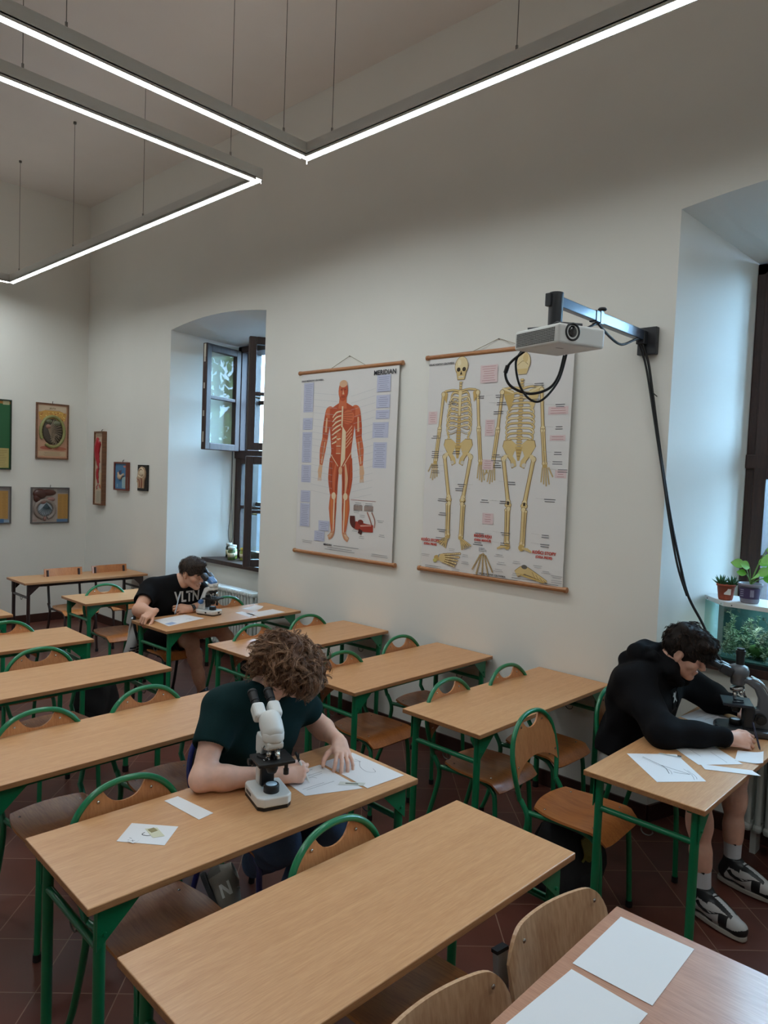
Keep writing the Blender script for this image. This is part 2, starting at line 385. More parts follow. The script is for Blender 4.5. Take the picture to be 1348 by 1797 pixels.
tree(7.2, 10.0, 4.0, 2.3, 'leafy green tree outside, seen reflected in the open casement')
tree(1.0, 24.0, 4.6, 3.0, 'larger green tree far outside beyond the left window')
# ---------------------------------------------------------------- suspended LED frames
led_m = mat('led_diffuser', (255, 255, 250), .5, emit=((243, 252, 255), LED_STRENGTH))
added_uplight_m = mat('added_uplight_glow', (255, 252, 244), .5, emit=((255, 244, 236), LED_STRENGTH*.08))  # invented weak upward glow, added to brighten the ceiling and upper walls
alu_m = mat('white_lacquered_profile', (214, 214, 208), .45)
wire_m = mat('steel_wire', (96, 94, 90), .5, metal=.4)
def led_frame(label, x0, x1, y0, y1, wires):
    root = thing('pendant_lamp', label, 'lamp', ((x0+x1)/2, (y0+y1)/2, 3.905), 0, 'rectangular LED lamps under the ceiling')
    cx, cy = (x0+x1)/2, (y0+y1)/2; w = .058; h = .085
    def seg(mb, a, b, wd, z, hh):
        if a[1] == b[1]: mb.box(((a[0]+b[0])/2-cx, a[1]-cy, z), (abs(b[0]-a[0]), wd, hh))
        else: mb.box((a[0]-cx, (a[1]+b[1])/2-cy, z), (wd, abs(b[1]-a[1]), hh))
    m = MB(); e = w/2
    # U profile: two flanges and a web, the diffuser lies recessed between them
    for (p, q) in (((x0, y1-e), (x1, y1-e)), ((x0, y0+e), (x1, y0+e))):
        seg(m, p, q, w, .048, .074)
        for d in (-e+.003, e-.003): m.box(((p[0]+q[0])/2-cx, p[1]+d-cy, .009), (x1-x0, .006, .018))
    for xx in (x0+e, x1-e):
        m.box((xx-cx, (y0+y1)/2-cy, .048), (w, y1-y0-2*w, .074))
        for d in (-e+.003, e-.003): m.box((xx+d-cx, (y0+y1)/2-cy, .009), (.006, y1-y0-2*w, .018))
    m.build('profile', alu_m, root)
    d = MB(); i = w-.012; zz = .007
    def q(ax, ay, bx, by): d.add([(ax-cx, ay-cy, zz), (ax-cx, by-cy, zz), (bx-cx, by-cy, zz), (bx-cx, ay-cy, zz)], [(0, 1, 2, 3)])
    q(x0+.006, y1-w+.006, x1-.006, y1-.006); q(x0+.006, y0+.006, x1-.006, y0+w-.006)
    q(x0+.006, y0+w-.006, x0+w-.006, y1-w+.006); q(x1-w+.006, y0+w-.006, x1-.006, y1-w+.006)
    df = d.build('diffuser', led_m, root)
    for p in df.data.polygons:
        if p.normal.z > 0: p.flip()
    up = MB(); zt = h+.0015  # glowing strips added along the profile top as fill light for the ceiling
    def q2(ax, ay, bx, by): up.add([(ax-cx, ay-cy, zt), (ax-cx, by-cy, zt), (bx-cx, by-cy, zt), (bx-cx, ay-cy, zt)], [(0, 3, 2, 1)])
    q2(x0+.006, y1-w+.006, x1-.006, y1-.006); q2(x0+.006, y0+.006, x1-.006, y0+w-.006)
    q2(x0+.006, y0+w-.006, x0+w-.006, y1-w+.006); q2(x1-w+.006, y0+w-.006, x1-.006, y1-w+.006)
    uo = up.build('added_uplight', added_uplight_m, root)
    for p in uo.data.polygons:
        if p.normal.z < 0: p.flip()
    for (x, y) in wires:
        k = MB(); k.tube([(x-cx, y-cy, h), (x-cx, y-cy, CEIL-3.905)], .0022, 6); k.build('suspension_wire', wire_m, root)
        k = MB(); k.cyl((x-cx, y-cy, h-.002), (x-cx, y-cy, h+.035), .007, 8); k.build('wire_clamp', wire_m, root)
        k = MB(); k.cyl((x-cx, y-cy, CEIL-3.905-.02), (x-cx, y-cy, CEIL-3.905-.001), .014, 10); k.build('ceiling_cup', wire_m, root)
    k = MB(); k.cyl((x1-cx if x1 < 5.2 else x0+.01-cx, y1-.01-cy, -.02), (x1-cx if x1 < 5.2 else x0+.01-cx, y1-.01-cy, .006), .004, 6); k.build('end_pin', alu_m, root)
    return root
YB = -3.75
led_frame('long white rectangular LED lamp hanging over the middle and back desks', .50, 4.985, YB, -1.08, [(.75, -1.11), (2.09, -1.11), (3.42, -1.11), (4.956, -1.32), (4.956, -2.61), (.53, -2.3), (2.3, YB+.03)])
led_frame('white rectangular LED lamp hanging over the front desks, nearest the projector', 5.46, 9.9, YB, -1.095, [(5.72, -1.125), (7.015, -1.125), (8.4, -1.125), (5.49, -1.31), (5.49, -2.61), (7.0, YB+.03)])

# ---------------------------------------------------------------- desks
top_m = wood('beech_laminate_top', (192, 140, 94), (208, 158, 111), .40, axis=1, scale=.8, coat=.12, streak=.55)
edge_m = wood('beech_edge_band', (152, 102, 64), (180, 128, 84), .45, axis=1)
pink_m = wood('pale_reddish_laminate', (168, 118, 92), (190, 140, 112), .38, axis=0, scale=.8, coat=.3, streak=.6)
green_m = mat('green_enamel_steel', (10, 116, 74), .32, var=.06, scale=9, coat=.3)
brown_m = mat('dark_brown_enamel_steel', (48, 30, 26), .35, coat=.3)
black_m = mat('black_plastic', (22, 22, 23), .5)
chrome_m = mat('polished_metal', (210, 208, 204), .18, metal=1.)
DW, DD, DH = 1.308, .495, .76
def desk_model(steel):
    root = bpy.data.objects.new('school_desk', None); COL.objects.link(root); root.empty_display_size = .1
    t = MB(); t.box((0, 0, DH-.0115), (DD, DW, .023), bev=.003)
    for i in range(len(t.f)):
        p = [t.v[k] for k in t.f[i]]; t.m[i] = 0 if all(abs(q[2]-DH) < .004 for q in p) else 1
    t.build('tabletop', [top_m, edge_m], root)
    zt = DH-.024; lx, ly = DD/2-.05, DW/2-.055
    for sy in (-1, 1):
        for sx in (-1, 1):
            l = MB(); l.tube([(sx*lx, sy*ly, zt), (sx*lx, sy*ly, .035)], .017, 14); lo = l.build('leg', steel, root)
            b = MB(); b.cyl((sx*lx, sy*ly, .001), (sx*lx, sy*ly, .04), .0195, 14); b.build('foot_cap', black_m, lo)
            g = MB(); y0, y1 = sy*ly, sy*(ly-.125)
            M = Matrix(((0, 0, 1, sx*lx), (1, 0, 0, 0), (0, 1, 0, 0), (0, 0, 0, 1)))
            g.prism([(y0+sy*.016, zt), (y1, zt), (y0-sy*.006, zt-.11), (y0+sy*.016, zt-.13)], .0165 if sx > 0 else -.0205, .0205 if sx > 0 else -.0165, M)
            g.cyl((sx*lx+sx*.018, y0-sy*.006, zt-.085), (sx*lx+sx*.026, y0-sy*.006, zt-.085), .006, 8)
            g.build('gusset_plate', steel, root)
        c = MB(); c.tube([(-lx, sy*ly, .60), (lx, sy*ly, .60)], .0125, 12); c.build('crossbar', steel, root)
        h = MB(); yy = sy*ly; h.tube(spline([(-.01, yy, .59), (-.012, yy, .575), (-.0, yy, .562), (.022, yy, .562), (.035, yy, .575), (.034, yy, .584)], 4), .0028, 6)
        h.build('bag_hook', wire_m, root)
    for xx in (-lx+.02, lx-.03):
        k = MB(); k.box((xx, 0, zt-.018), (.022, DW-.14, .032)); k.build('under_rail', steel, root)
    return root
def put(o, x, y, rz, label, cat, group=None, z=0): o.location = (x, y, z); o.rotation_euler = (0, 0, rz); return tag(o, label, cat, group)
dk = desk_model(green_m)
G = 'green framed two seat desks'
first = [dk]
def desk(x, y, a, label):
    o = first.pop() if first else copy_tree(dk)
    return put(o, x, y, R(a), label, 'desk', G)
desk(7.688, -2.607, -1.86, 'empty beech desk in the foreground, nearest green framed desk in the middle row')
desk(6.969, -2.555, -2.47, 'green framed desk with the white microscope and the curly haired person')
desk(5.999, -2.523, 0.05, 'empty green framed desk directly behind the curly haired person')
desk(4.979, -2.472, -.27, 'empty green framed desk second behind the curly haired person in the middle row')
desk(4.011, -2.501, -1.92, 'empty green framed desk third behind the curly haired person in the middle row')
desk(2.89, -2.63, 0, 'farthest green framed desk in the middle row, only its corner in the photo')
desk(7.905, -.672, -.6, 'green framed desk with the grey microscope and the person in the black hoodie')
desk(6.889, -.668, -1.0, 'empty green framed desk against the wall, directly behind the person in the black hoodie')
desk(6.045, -.668, -.6, 'empty green framed desk against the wall below the skeleton chart')
desk(5.092, -.672, 1.2, 'empty green framed desk at the wall, directly in front of the black T-shirt person')
desk(4.09, -.705, 1.41, 'green framed desk with the blue and white microscope and the person in the black T-shirt')
desk(2.781, -.70, 0, 'green framed desk with pink sheen directly behind the person in the black T-shirt')
bd = desk_model(brown_m)
put(bd, 1.44, -.70, R(-.4), 'beech desk with dark brown steel frame at the back wall under the wall panels', 'desk')

# teacher's desk in the lower right corner
root = thing('teacher_desk', 'reddish wooden desk with two blank sheets in the lower right corner', 'desk', (8.52, -2.79, 0))
t = MB(); t.box((0, 0, .747), (.68, 1.30, .026), bev=.003); t.build('tabletop', pink_m, root)
for sx in (-1, 1):
    for sy in (-1, 1):
        l = MB(); l.box((sx*.27, sy*.58, .367), (.05, .05, .73), bev=.004); l.build('leg', mat('grey_steel', (150, 152, 152), .4, metal=.6), root)
p = MB(); p.box((.26, 0, .56), (.018, 1.1, .34)); p.build('front_panel', pink_m, root)

# ---------------------------------------------------------------- chairs
ply_m = wood('varnished_beech_plywood', (160, 92, 44), (188, 118, 62), .36, axis=0, scale=.5, coat=.16)
ply_back_m = wood('varnished_backrest_plywood', (176, 112, 66), (200, 138, 88), .34, axis=2, scale=.45, coat=.2)
def seat_mb(wd=.37, dp=.40, z=.46):
    m = MB(); g = []
    K, L = 14, 14
    for i in range(K+1):
        u = i/K; row = []
        for j in range(L+1):
            v = j/L*2-1
            hw = wd/2*(1-.16*max(0, (.45-u)/.45)**2)*(1-.05*max(0, (u-.85)/.15)**2)
            x = u*dp
            x += .03*(v*v)*(1-u)
            if u > .9: x -= .012*abs(v)**6
            y = v*hw; zz = z-.014*math.exp(-((u-.4)/.22)**2)*(1-v*v)-.042*max(0, (u-.78)/.22)**2+.006*max(0, .15-u)/.15
            row.append((x, y, zz))
        g.append(row)
    m.sheet(g, -.011); return m
def hoop_curve(z0=.42):
    s = [(-.035, .174, z0+.06), (-.052, .203, .60), (-.068, .203, .68), (-.082, .174, .765), (-.093, .100, .826), (-.096, 0, .845)]
    return s
def backrest_mb():
    m = MB(); g = []; K = 24
    def hw(z): # half width inside hoop at height z
        if z < .64: return .196
        t = min(1, (z-.64)/.197); return .196*math.sqrt(max(0, 1-t**2.4))
    rows = 14; cols = []
    for i in range(K+1):
        u = i/K*2-1; y = u*.192
        # top: hoop minus notch
        lo, hi = .60, .835
        a, b2 = .58, .835
        for _ in range(24):
            mid = (a+b2)/2
            if hw(mid) > abs(y): a = mid
            else: b2 = mid
        top = a
        if abs(y) < .072: top = min(top, .824-.052*math.sqrt(max(0, 1-(y/.072)**2))-.002)
        bot = .578+.062*(1-u*u)**.8
        cols.append([y, bot, max(top, bot+.004)])
    for r in range(rows+1):
        row = []
        for y, bo, to in cols:
            z = bo+(to-bo)*r/rows; x = -.038-.055*(z-.58)/.26-.012*(1-(y/.195)**2)
            row.append((x, y, z))
        g.append(row)
    m.sheet(g, .009); return m
def chair_model(steel, hooped=True, seatm=None, backm=None, name='school_chair'):
    root = bpy.data.objects.new(name, None); COL.objects.link(root); root.empty_display_size = .1
    s = seat_mb().build('seat', seatm or ply_m, root)
    for (x, y) in ((.07, .13), (.07, -.13), (.31, .14), (.31, -.14)):
        rv = MB(); rv.ball((x, y, .4595 if x < .2 else .4615), .006, 8, sc=(1, 1, .4)); rv.build('rivet', chrome_m, s)
    if hooped:
        hc = hoop_curve(); pts = hc+[(x, -y, z) for x, y, z in hc[-2::-1]]
        h = MB(); h.tube(spline(pts, 6), .0115, 12); h.build('hoop', steel, root)
        b = backrest_mb().build('backrest', backm or ply_back_m, root)
        for y, z in ((.098, .79), (-.098, .79), (.176, .63), (-.176, .63)):
            rv = MB(); x = -.038-.055*(z-.58)/.26-.012*(1-(y/.195)**2); rv.ball((x+.003, y, z), .006, 8, sc=(.5, 1, 1)); rv.build('rivet', chrome_m, b)
    else:
        b = MB(); g = []
        for r in range(7):
            z = .66+.18*r/6; g.append([(-.055-.03*r/6-.012*(1-(2*j/12-1)**2), (2*j/12-1)*.2, z) for j in range(13)])
        b.sheet(g, .009); b.build('backrest', backm or ply_back_m, root)
        for sy in (-1, 1):
            u = MB(); u.tube([(-.03, sy*.165, .47), (-.055, sy*.165, .62), (-.086, sy*.165, .825)], .0125, 12); u.build('upright', steel, root)
    for sy in (-1, 1):
        l = MB(); y = sy*.172
        l.tube(spline([(-.034, y, .485), (.005, y, .42), (-.004, y, .33), (-.06, y*1.05, .12), (-.098, y*1.08, .022)], 5), .0125, 12); lo = l.build('rear_leg', steel, root)
        c = MB(); c.cyl((-.099, y*1.08, .001), (-.096, y*1.08, .03), .0155, 12); c.build('foot_cap', black_m, lo)
        l = MB(); y2 = sy*.150
        l.tube(spline([(0, sy*.165, .432), (.15, y2, .434), (.27, y2, .43), (.325, y2, .405), (.352, sy*.158, .34), (.368, sy*.168, .022)], 6), .0125, 12); lo = l.build('front_leg', steel, root)
        c = MB(); c.cyl((.368, sy*.168, .001), (.368, sy*.168, .03), .0155, 12); c.build('foot_cap', black_m, lo)
    for x, z in ((.02, .428), (.24, .426)):
        k = MB(); k.tube([(x, -.158, z), (x, .158, z)], .010, 10); k.build('cross_tube', black_m if hooped else steel, root)
    return root
ch = chair_model(green_m); firstc = [ch]
def chair(xh, y, label, rz=0., proto=None):
    """xh: x of the hoop top"""
    o = (firstc.pop() if firstc else copy_tree(ch)) if proto is None else proto
    c, s = math.cos(R(rz)), math.sin(R(rz))
    return put(o, xh+.096*c, y+.096*s, R(rz), label, 'chair', 'green hooped chairs' if proto is None else None)
chair(7.235, -1.065, 'free green hooped chair in the gap, whole seat and notched back visible', 2)
chair(7.30, -.345, 'green hooped chair with the person in the black hoodie on it', 0)
chair(6.678, -.43, 'green hooped chair by the wall at the desk directly behind the free chair', -2)
chair(6.638, -.955, 'green hooped chair away from the wall at the desk behind the free chair', 0)
chair(5.832, -1.01, 'green hooped chair half hidden by the curly hair, at its right side', 0)
chair(5.763, -.375, 'green hooped chair next to the wall at the desk below the skeleton chart', 0)
chair(4.88, -.965, 'green hooped chair just left of the curly hair, behind the wall-side desk', 0)
chair(4.833, -.42, 'green hooped chair next to the wall, right behind the curly hair top', 0)
chair(3.80, -.47, 'green hooped chair in front of the radiator, right of the blue-and-white microscope', 0)
chair(2.635, -1.0, 'green hooped chair at the desk behind the black T-shirt, farther from the wall', 0)
chair(2.60, -.46, 'green hooped chair nearest the wall behind the shoulder in the black T-shirt', 0)
chair(7.401, -2.52, 'green hooped chair at the empty foreground desk, right of the grey shoe', 1)
chair(6.666, -2.85, 'green hooped chair at the desk with the white microscope, left of the curly haired person', -2)
chair(5.738, -2.27, 'right hand green hooped chair at the desk behind the curly haired person', 0)
chair(5.751, -2.80, 'left hand green hooped chair at the desk behind the curly haired person', 0)
chair(4.653, -2.37, 'green hooped chair at the desk second behind the curly haired person', 0)
chair(3.79, -2.26, 'green hooped chair at the left photo edge, farthest back in the middle row', 0)
bl = mat('dark_blue_enamel_steel', (40, 46, 110), .35, coat=.3)
chair(6.36, -2.22, 'dark blue hooped chair under the curly haired person', 3, chair_model(bl, backm=mat('dark_backrest', (70, 52, 44), .4)))
kc = chair_model(black_m); chair(3.47, -.95, 'black framed chair under the person in the black T-shirt', 0, kc)
mc = chair_model(brown_m, False)
chair(1.34, -.84, 'dark framed chair with a wooden slat back behind the back desk, left one', 0, mc)
chair(1.34, -.33, 'dark framed chair with a wooden slat back behind the back desk, nearer the wall', 0, copy_tree(mc))

# beech shell chairs at the teacher's desk
beech_m = wood('pale_beech_ply', (176, 134, 98), (208, 170, 134), .38, axis=2, scale=.35, coat=.2)
grey_m = mat('grey_square_tube', (168, 172, 172), .35, metal=.5)
def shell_chair(label, x, y, rz):
    root = thing('shell_chair', label, 'chair', (x, y, 0), R(rz), 'pale beech chairs at the reddish desk')
    m = MB(); g = []
    for r in range(15):
        t = r/14; row = []
        for j in range(33):
            u = 2*j/32-1; top = .762-.075*max(0, (abs(u)-.55)/.45)**3.0; bot = .49+.03*max(0, (abs(u)-.6)/.4)**3
            row.append((-.03-.05*t-.042*(1-u*u), u*.222, bot+(top-.015-bot)*t))
        g.append(row)
    m.sheet(g, .012); b = m.build('backrest', beech_m, root)
    for sy in (-1, 1): rv = MB(); rv.ball((-.083, sy*.16, .715), .007, 8, sc=(.5, 1, 1)); rv.build('rivet', chrome_m, b)
    seat_mb(.40, .40, .46).build('seat', ply_m, root)
    for sy in (-1, 1):
        u = MB(); u.box((0, 0, .14), (.02, .042, .32), M=T(-.105, sy*.195, .375) @ RY(R(-6)), bev=.003); u.build('upright', grey_m, root)
        c = MB(); c.box((0, 0, .304), (.023, .045, .010), M=T(-.105, sy*.195, .375) @ RY(R(-6))); c.build('end_cap', black_m, root)
        for k, pts in (('rear_leg', [(-.10, sy*.195, .42), (-.14, sy*.21, .012)]), ('front_leg', [(.33, sy*.17, .43), (.37, sy*.2, .012)])):
            l = MB(); l.tube(pts, .015, 10); l.build(k, grey_m, root)
    k = MB(); k.tube([(-.075, -.2, .43), (.33, -.17, .43)], .012, 8); k.tube([(-.075, .2, .43), (.33, .17, .43)], .012, 8); k.build('seat_rail', grey_m, root)
shell_chair('pale beech chair with grey steel uprights at the far corner of the reddish desk', 8.15, -2.262, -8)
shell_chair('pale beech chair cut off by the bottom photo edge beside the reddish desk', 8.15, -2.785, -7)
# ---------------------------------------------------------------- charts and panels on the walls
PM = {}
def pm(hexc, rough=.35):
    k = hexc+str(rough)
    if k not in PM: PM[k] = mat('print_'+hexc, hexc, rough, spec=.4)
    return PM[k]
class Draw:
    """flat printed graphics in metres: x right, y up; every call prints one layer above the last"""
    def __init__(s, step=.00003): s.mb = MB(); s.cols = []; s.z = .0004; s.step = step; s.bb = []
    def c(s, col, pts):
        if col not in s.cols: s.cols.append(col)
        s.mb.mi = s.cols.index(col)
        x0 = min(p[0] for p in pts); x1 = max(p[0] for p in pts); y0 = min(p[1] for p in pts); y1 = max(p[1] for p in pts)
        s.z = max([.0004]+[b[4] for b in s.bb if b[0] < x1 and b[1] > x0 and b[2] < y1 and b[3] > y0])+s.step
        s.bb.append((x0, x1, y0, y1, s.z)); return s
    def poly(s, pts, col):
        s.c(col, pts); s.mb.add([(p[0], p[1], s.z) for p in pts], [tuple(range(len(pts)))]); return s
    def rect(s, x, y, w, h, col): return s.poly([(x, y), (x+w, y), (x+w, y+h), (x, y+h)], col)
    def ell(s, x, y, rx, ry, col, a=0., n=18):
        ca, sa = math.cos(a), math.sin(a)
        return s.poly([(x+rx*math.cos(t)*ca-ry*math.sin(t)*sa, y+rx*math.cos(t)*sa+ry*math.sin(t)*ca) for t in [2*PI*i/n for i in range(n)]], col)
    def limb(s, pts, ws, col):
        L = []; Rr = []
        P = spline([(p[0], p[1], 0) for p in pts], 5); k = len(pts)
        for i, p in enumerate(P):
            t = (P[min(i+1, len(P)-1)]-P[max(i-1, 0)]).normalized(); q = i/5; a = min(int(q), k-2); w = ws[a]+(ws[a+1]-ws[a])*(q-a)
            L.append((p.x-t.y*w, p.y+t.x*w)); Rr.append((p.x+t.y*w, p.y-t.x*w))
        s.c(col, L+Rr); n = len(L); vs = [(a, b, s.z) for a, b in L+Rr]
        s.mb.add(vs, [(i, n+i, n+i+1, i+1) for i in range(n-1)]); return s
    def line(s, pts, w, col): return s.limb(pts, [w/2]*len(pts), col)
    def text(s, body, x, y, size, col, align='CENTER', bold=0.):
        v, f = text_mesh(body, size, 0, align, bold); s.c(col, [(a+x, b+y) for a, b, _ in v]); s.mb.add([(a+x, b+y, s.z) for a, b, _ in v], f); return s
    def lines(s, x, y, w, n, pitch, col, th=.0028, seed=0):
        rnd = random.Random(seed)
        if n: s.c(col, [(x, y+th), (x+w, y-(n-1)*pitch)])
        for i in range(n):
            ww = w*(.55+.45*rnd.random()); xx = x+(w-ww)/2; yy = y-i*pitch
            s.mb.add([(xx, yy, s.z), (xx+ww, yy, s.z), (xx+ww, yy+th, s.z), (xx, yy+th, s.z)], [(0, 1, 2, 3)])
        return s
    def build(s, name, parent, M):
        s.mb.v = [tuple(M @ Vector(p)) for p in s.mb.v]
        return s.mb.build(name, [pm(c) for c in s.cols], parent)
rod_m = wood('varnished_rod', (150, 96, 58), (184, 130, 86), .35, axis=0)
cord_m = mat('hanging_cord', (150, 140, 120), .8)
sheet_m = mat('glossy_white_chart', (226, 224, 222), .22, coat=.4)
sheet_back = mat('chart_back', (200, 198, 190), .6)
# chart frame of reference on the window wall: x along the wall, y up, z out of the wall
def wallM(x, z, out=.03): return Matrix(((1, 0, 0, x), (0, 0, -1, -out), (0, 1, 0, z), (0, 0, 0, 1)))
def chart(label, x0, x1, zt, zb, apex):
    root = thing('wall_chart', label, 'chart', ((x0+x1)/2, -.001, zb))
    cx = (x0+x1)/2; w = (x1-x0); H = zt-zb
    for z in (0, H):
        r = MB(); r.tube([(-w/2, -.021, z), (w/2, -.021, z)], .0155, 14); ro = r.build('rod', rod_m, root)
        for sx in (-1, 1): k = MB(); k.cyl((sx*(w/2-.012), -.021, z), (sx*(w/2+.006), -.021, z), .0185, 14); k.build('rod_end', rod_m, ro)
    s = MB(); sw = w-.05
    g = []
    for i in range(25):
        t = i/24; z = H-.012-(H-.024)*t
        g.append([(-sw/2+sw*j/12, -.023-.006*math.sin(t*PI)-.004*math.exp(-((t-.93)/.03)**2), z) for j in range(13)])
    s.sheet(g, .0012); s.build('sheet', sheet_m, root)
    c = MB(); c.tube([(-.2, -.02, H+.014), (0, -.004, H+apex), (.2, -.02, H+.014)], .002, 6); c.build('hanging_cord', cord_m, root)
    n = MB(); n.cyl((0, -.012, H+apex-.004), (0, .001, H+apex-.004), .003, 8); n.build('wall_hook', wire_m, root)
    d = Draw(); M = Matrix(((1, 0, 0, 0), (0, 0, -1, -.0305), (0, 1, 0, 0), (0, 0, 0, 1)))
    return root, d, M, sw, H
# --- muscle chart: local x -.57..57, y 0..1.54
root, d, M, sw, H = chart('muscle chart of a red flayed man on white, left of the skeleton chart', 4.18, 5.37, 2.812, 1.273, .105)
RED = 'B5502F'; RED2 = 'C96A45'; DRK = '8E3A24'; PALE = 'D9B08C'; CREAM = 'E3CFAE'; SKIN = 'C98F6C'
def muscle_man(d, cx, base):
    Y = lambda v: base+v; X = lambda v: cx+v
    # total height 1.30
    for s in (-1, 1):
        d.limb([(X(s*.068), Y(.66)), (X(s*.083), Y(.50)), (X(s*.07), Y(.36))], [.066, .062, .042], RED)          # thigh
        d.limb([(X(s*.07), Y(.37)), (X(s*.078), Y(.25)), (X(s*.066), Y(.05))], [.040, .046, .019], RED2)         # calf
        d.limb([(X(s*.066), Y(.06)), (X(s*.085), Y(.025)), (X(s*.12), Y(.004))], [.022, .024, .02], SKIN)         # foot
        d.limb([(X(s*.165), Y(1.04)), (X(s*.19), Y(.92)), (X(s*.20), Y(.82))], [.042, .040, .032], RED)            # upper arm
        d.limb([(X(s*.20), Y(.83)), (X(s*.225), Y(.73)), (X(s*.24), Y(.60))], [.034, .036, .016], RED2)
        d.limb([(X(s*.24), Y(.61)), (X(s*.25), Y(.55)), (X(s*.245), Y(.50))], [.02, .027, .012], PALE)
        for k in range(4): d.line([(X(s*(.235+.010*k)), Y(.53)), (X(s*(.232+.013*k)), Y(.475))], .007, PALE)
        d.ell(X(s*.15), Y(1.045), .055, .05, RED2)
    d.poly([(X(a), Y(b)) for a, b in ((-.15, 1.07), (-.05, 1.115), (.05, 1.115), (.15, 1.07), (.15, .95), (.128, .80), (.118, .72), (.132, .62), (.03, .58), (-.03, .58), (-.132, .62), (-.118, .72), (-.128, .80), (-.15, .95))], RED)
    # neck, head
    d.limb([(X(0), Y(1.07)), (X(0), Y(1.16))], [.05, .04], RED2)
    d.ell(X(0), Y(1.215), .055, .085, RED); d.ell(X(0), Y(1.272), .046, .03, PALE); d.ell(X(-.035), Y(1.21), .018, .045, RED2)
    d.line([(X(-.03), Y(1.225)), (X(-.008), Y(1.225))], .012, DRK); d.line([(X(.012), Y(1.225)), (X(.034), Y(1.225))], .012, DRK)
    d.poly([(X(.0), Y(1.225)), (X(.016), Y(1.185)), (X(-.01), Y(1.185))], PALE); d.line([(X(-.018), Y(1.165)), (X(.022), Y(1.165))], .008, DRK)
    # torso detail: left side stripped to the ribs, right side pectoral
    d.ell(X(.07), Y(1.0), .07, .058, RED2)
    for k in range(5): d.line([(X(.012), Y(1.03-.016*k)), (X(.12), Y(1.04-.024*k))], .004, DRK)
    for k in range(7): d.limb([(X(-.012), Y(1.05-.036*k)), (X(-.07), Y(1.04-.04*k)), (X(-.115), Y(1.0-.036*k))], [.005, .007, .004], CREAM)
    d.line([(X(0), Y(1.09)), (X(0), Y(.92))], .016, CREAM)
    d.poly([(X(a), Y(b)) for a, b in ((.006, .93), (.05, .88), (.05, .66), (.012, .60), (0, .60))], CREAM)
    for k in range(3): d.rect(X(-.06), Y(.83-.06*k), .052, .045, RED2).line([(X(-.06), Y(.825-.06*k)), (X(-.008), Y(.825-.06*k))], .006, CREAM)
    for k in range(5): d.line([(X(.055), Y(.87-.03*k)), (X(.12), Y(.93-.03*k))], .007, PALE)
    d.line([(X(-.125), Y(.70)), (X(-.03), Y(.60))], .007, CREAM).line([(X(.125), Y(.72)), (X(.03), Y(.60))], .007, CREAM)
    d.ell(X(0), Y(.565), .022, .035, PALE)
    for s in (-1, 1):
        d.limb([(X(s*.055), Y(.62)), (X(s*.075), Y(.50)), (X(s*.066), Y(.38))], [.008, .017, .008], PALE if s > 0 else RED2)
        d.line([(X(s*.11), Y(.62)), (X(s*.10), Y(.42))], .008, DRK).line([(X(s*.028), Y(.58)), (X(s*.05), Y(.40))], .008, DRK)
        d.ell(X(s*.07), Y(.355), .026, .03, CREAM)
        d.limb([(X(s*.062), Y(.33)), (X(s*.062), Y(.2)), (X(s*.062), Y(.06))], [.007, .009, .005], CREAM); d.line([(X(s*.092), Y(.32)), (X(s*.085), Y(.12))], .008, 'D88A3A'); d.line([(X(s*.045), Y(.3)), (X(s*.05), Y(.16))], .007, DRK)
        for k in range(3): d.line([(X(s*(.07+.008*k)), Y(.045)), (X(s*(.10+.014*k)), Y(.006))], .004, CREAM)
        d.limb([(X(s*.185), Y(1.0)), (X(s*.192), Y(.88))], [.008, .012], PALE); d.limb([(X(s*.205), Y(.80)), (X(s*.235), Y(.62))], [.01, .006], PALE); d.line([(X(s*.21), Y(.82)), (X(s*.225), Y(.68))], .007, DRK)
muscle_man(d, -.035, .145)
BL = 'BFC3D8'; INK = '7C80A0'; DK = '34343E'
for k, (y, h) in enumerate(((1.17, .25), (1.02, .10), (.87, .13), (.74, .13), (.57, .15), (.40, .10), (.19, .20))): d.rect(-.525+.0*k, y+.03, .125, h, BL).lines(-.515, y+h+.01, .105, max(3, int(h/.016)), .0155, INK, seed=k)
for k, (x, y, h) in enumerate(((.345, 1.31, .13), (.345, 1.185, .10), (.345, 1.10, .07), (.315, .955, .12), (.33, .72, .20))): d.rect(x, y+.02, .17 if k == 3 else .145, h, BL).lines(x+.012, y+h, .12, max(3, int(h/.016)), .0155, INK, seed=20+k)
for k, (x, y, h) in enumerate(((-.28, .18, .085), (-.33, .09, .085))): d.rect(x, y+.02, .13, h, BL).lines(x+.012, y+h, .11, int(h/.016), .0155, INK, seed=40+k)
for k in range(16):
    yy = 1.36-.055*k; d.line([(-.395, yy), (-.13 if k > 5 else -.1, yy-.03)], .0018, 'B4B6BC').line([(.335, yy), (.1 if k > 2 else .06, yy-.05)], .0018, 'B4B6BC')
# arm detail
for s, x in ((0, .135), (1, .255)):
    d.lines(x, .455, .10, 2, .014, DK, seed=60+s); d.rect(x, .40, .1, .035, 'B9A8A0')
    for k in range(8): d.line([(x+.006+.0125*k, .395), (x+.006+.0125*k, .44)], .005, '57403A')
d.line([(.1, .478), (.38, .478)], .003, 'A03830')
d.limb([(.29, .39), (.33, .32), (.355, .26)], [.007, .006, .005], 'A8786A').limb([(.34, .39), (.375, .33), (.375, .27)], [.006, .005, .005], 'A8786A')
d.limb([(.125, .35), (.13, .30), (.16, .275), (.22, .27)], [.028, .032, .028, .03], '5C2A24').limb([(.16, .28), (.25, .265), (.36, .262)], [.03, .034, .028], 'A23A2C').limb([(.2, .235), (.24, .22)], [.02, .018], '4A2420').ell(.22, .305, .032, .02, '7A2C24')
d.limb([(.22, .275), (.34, .285)], [.006, .004], 'D8A090')
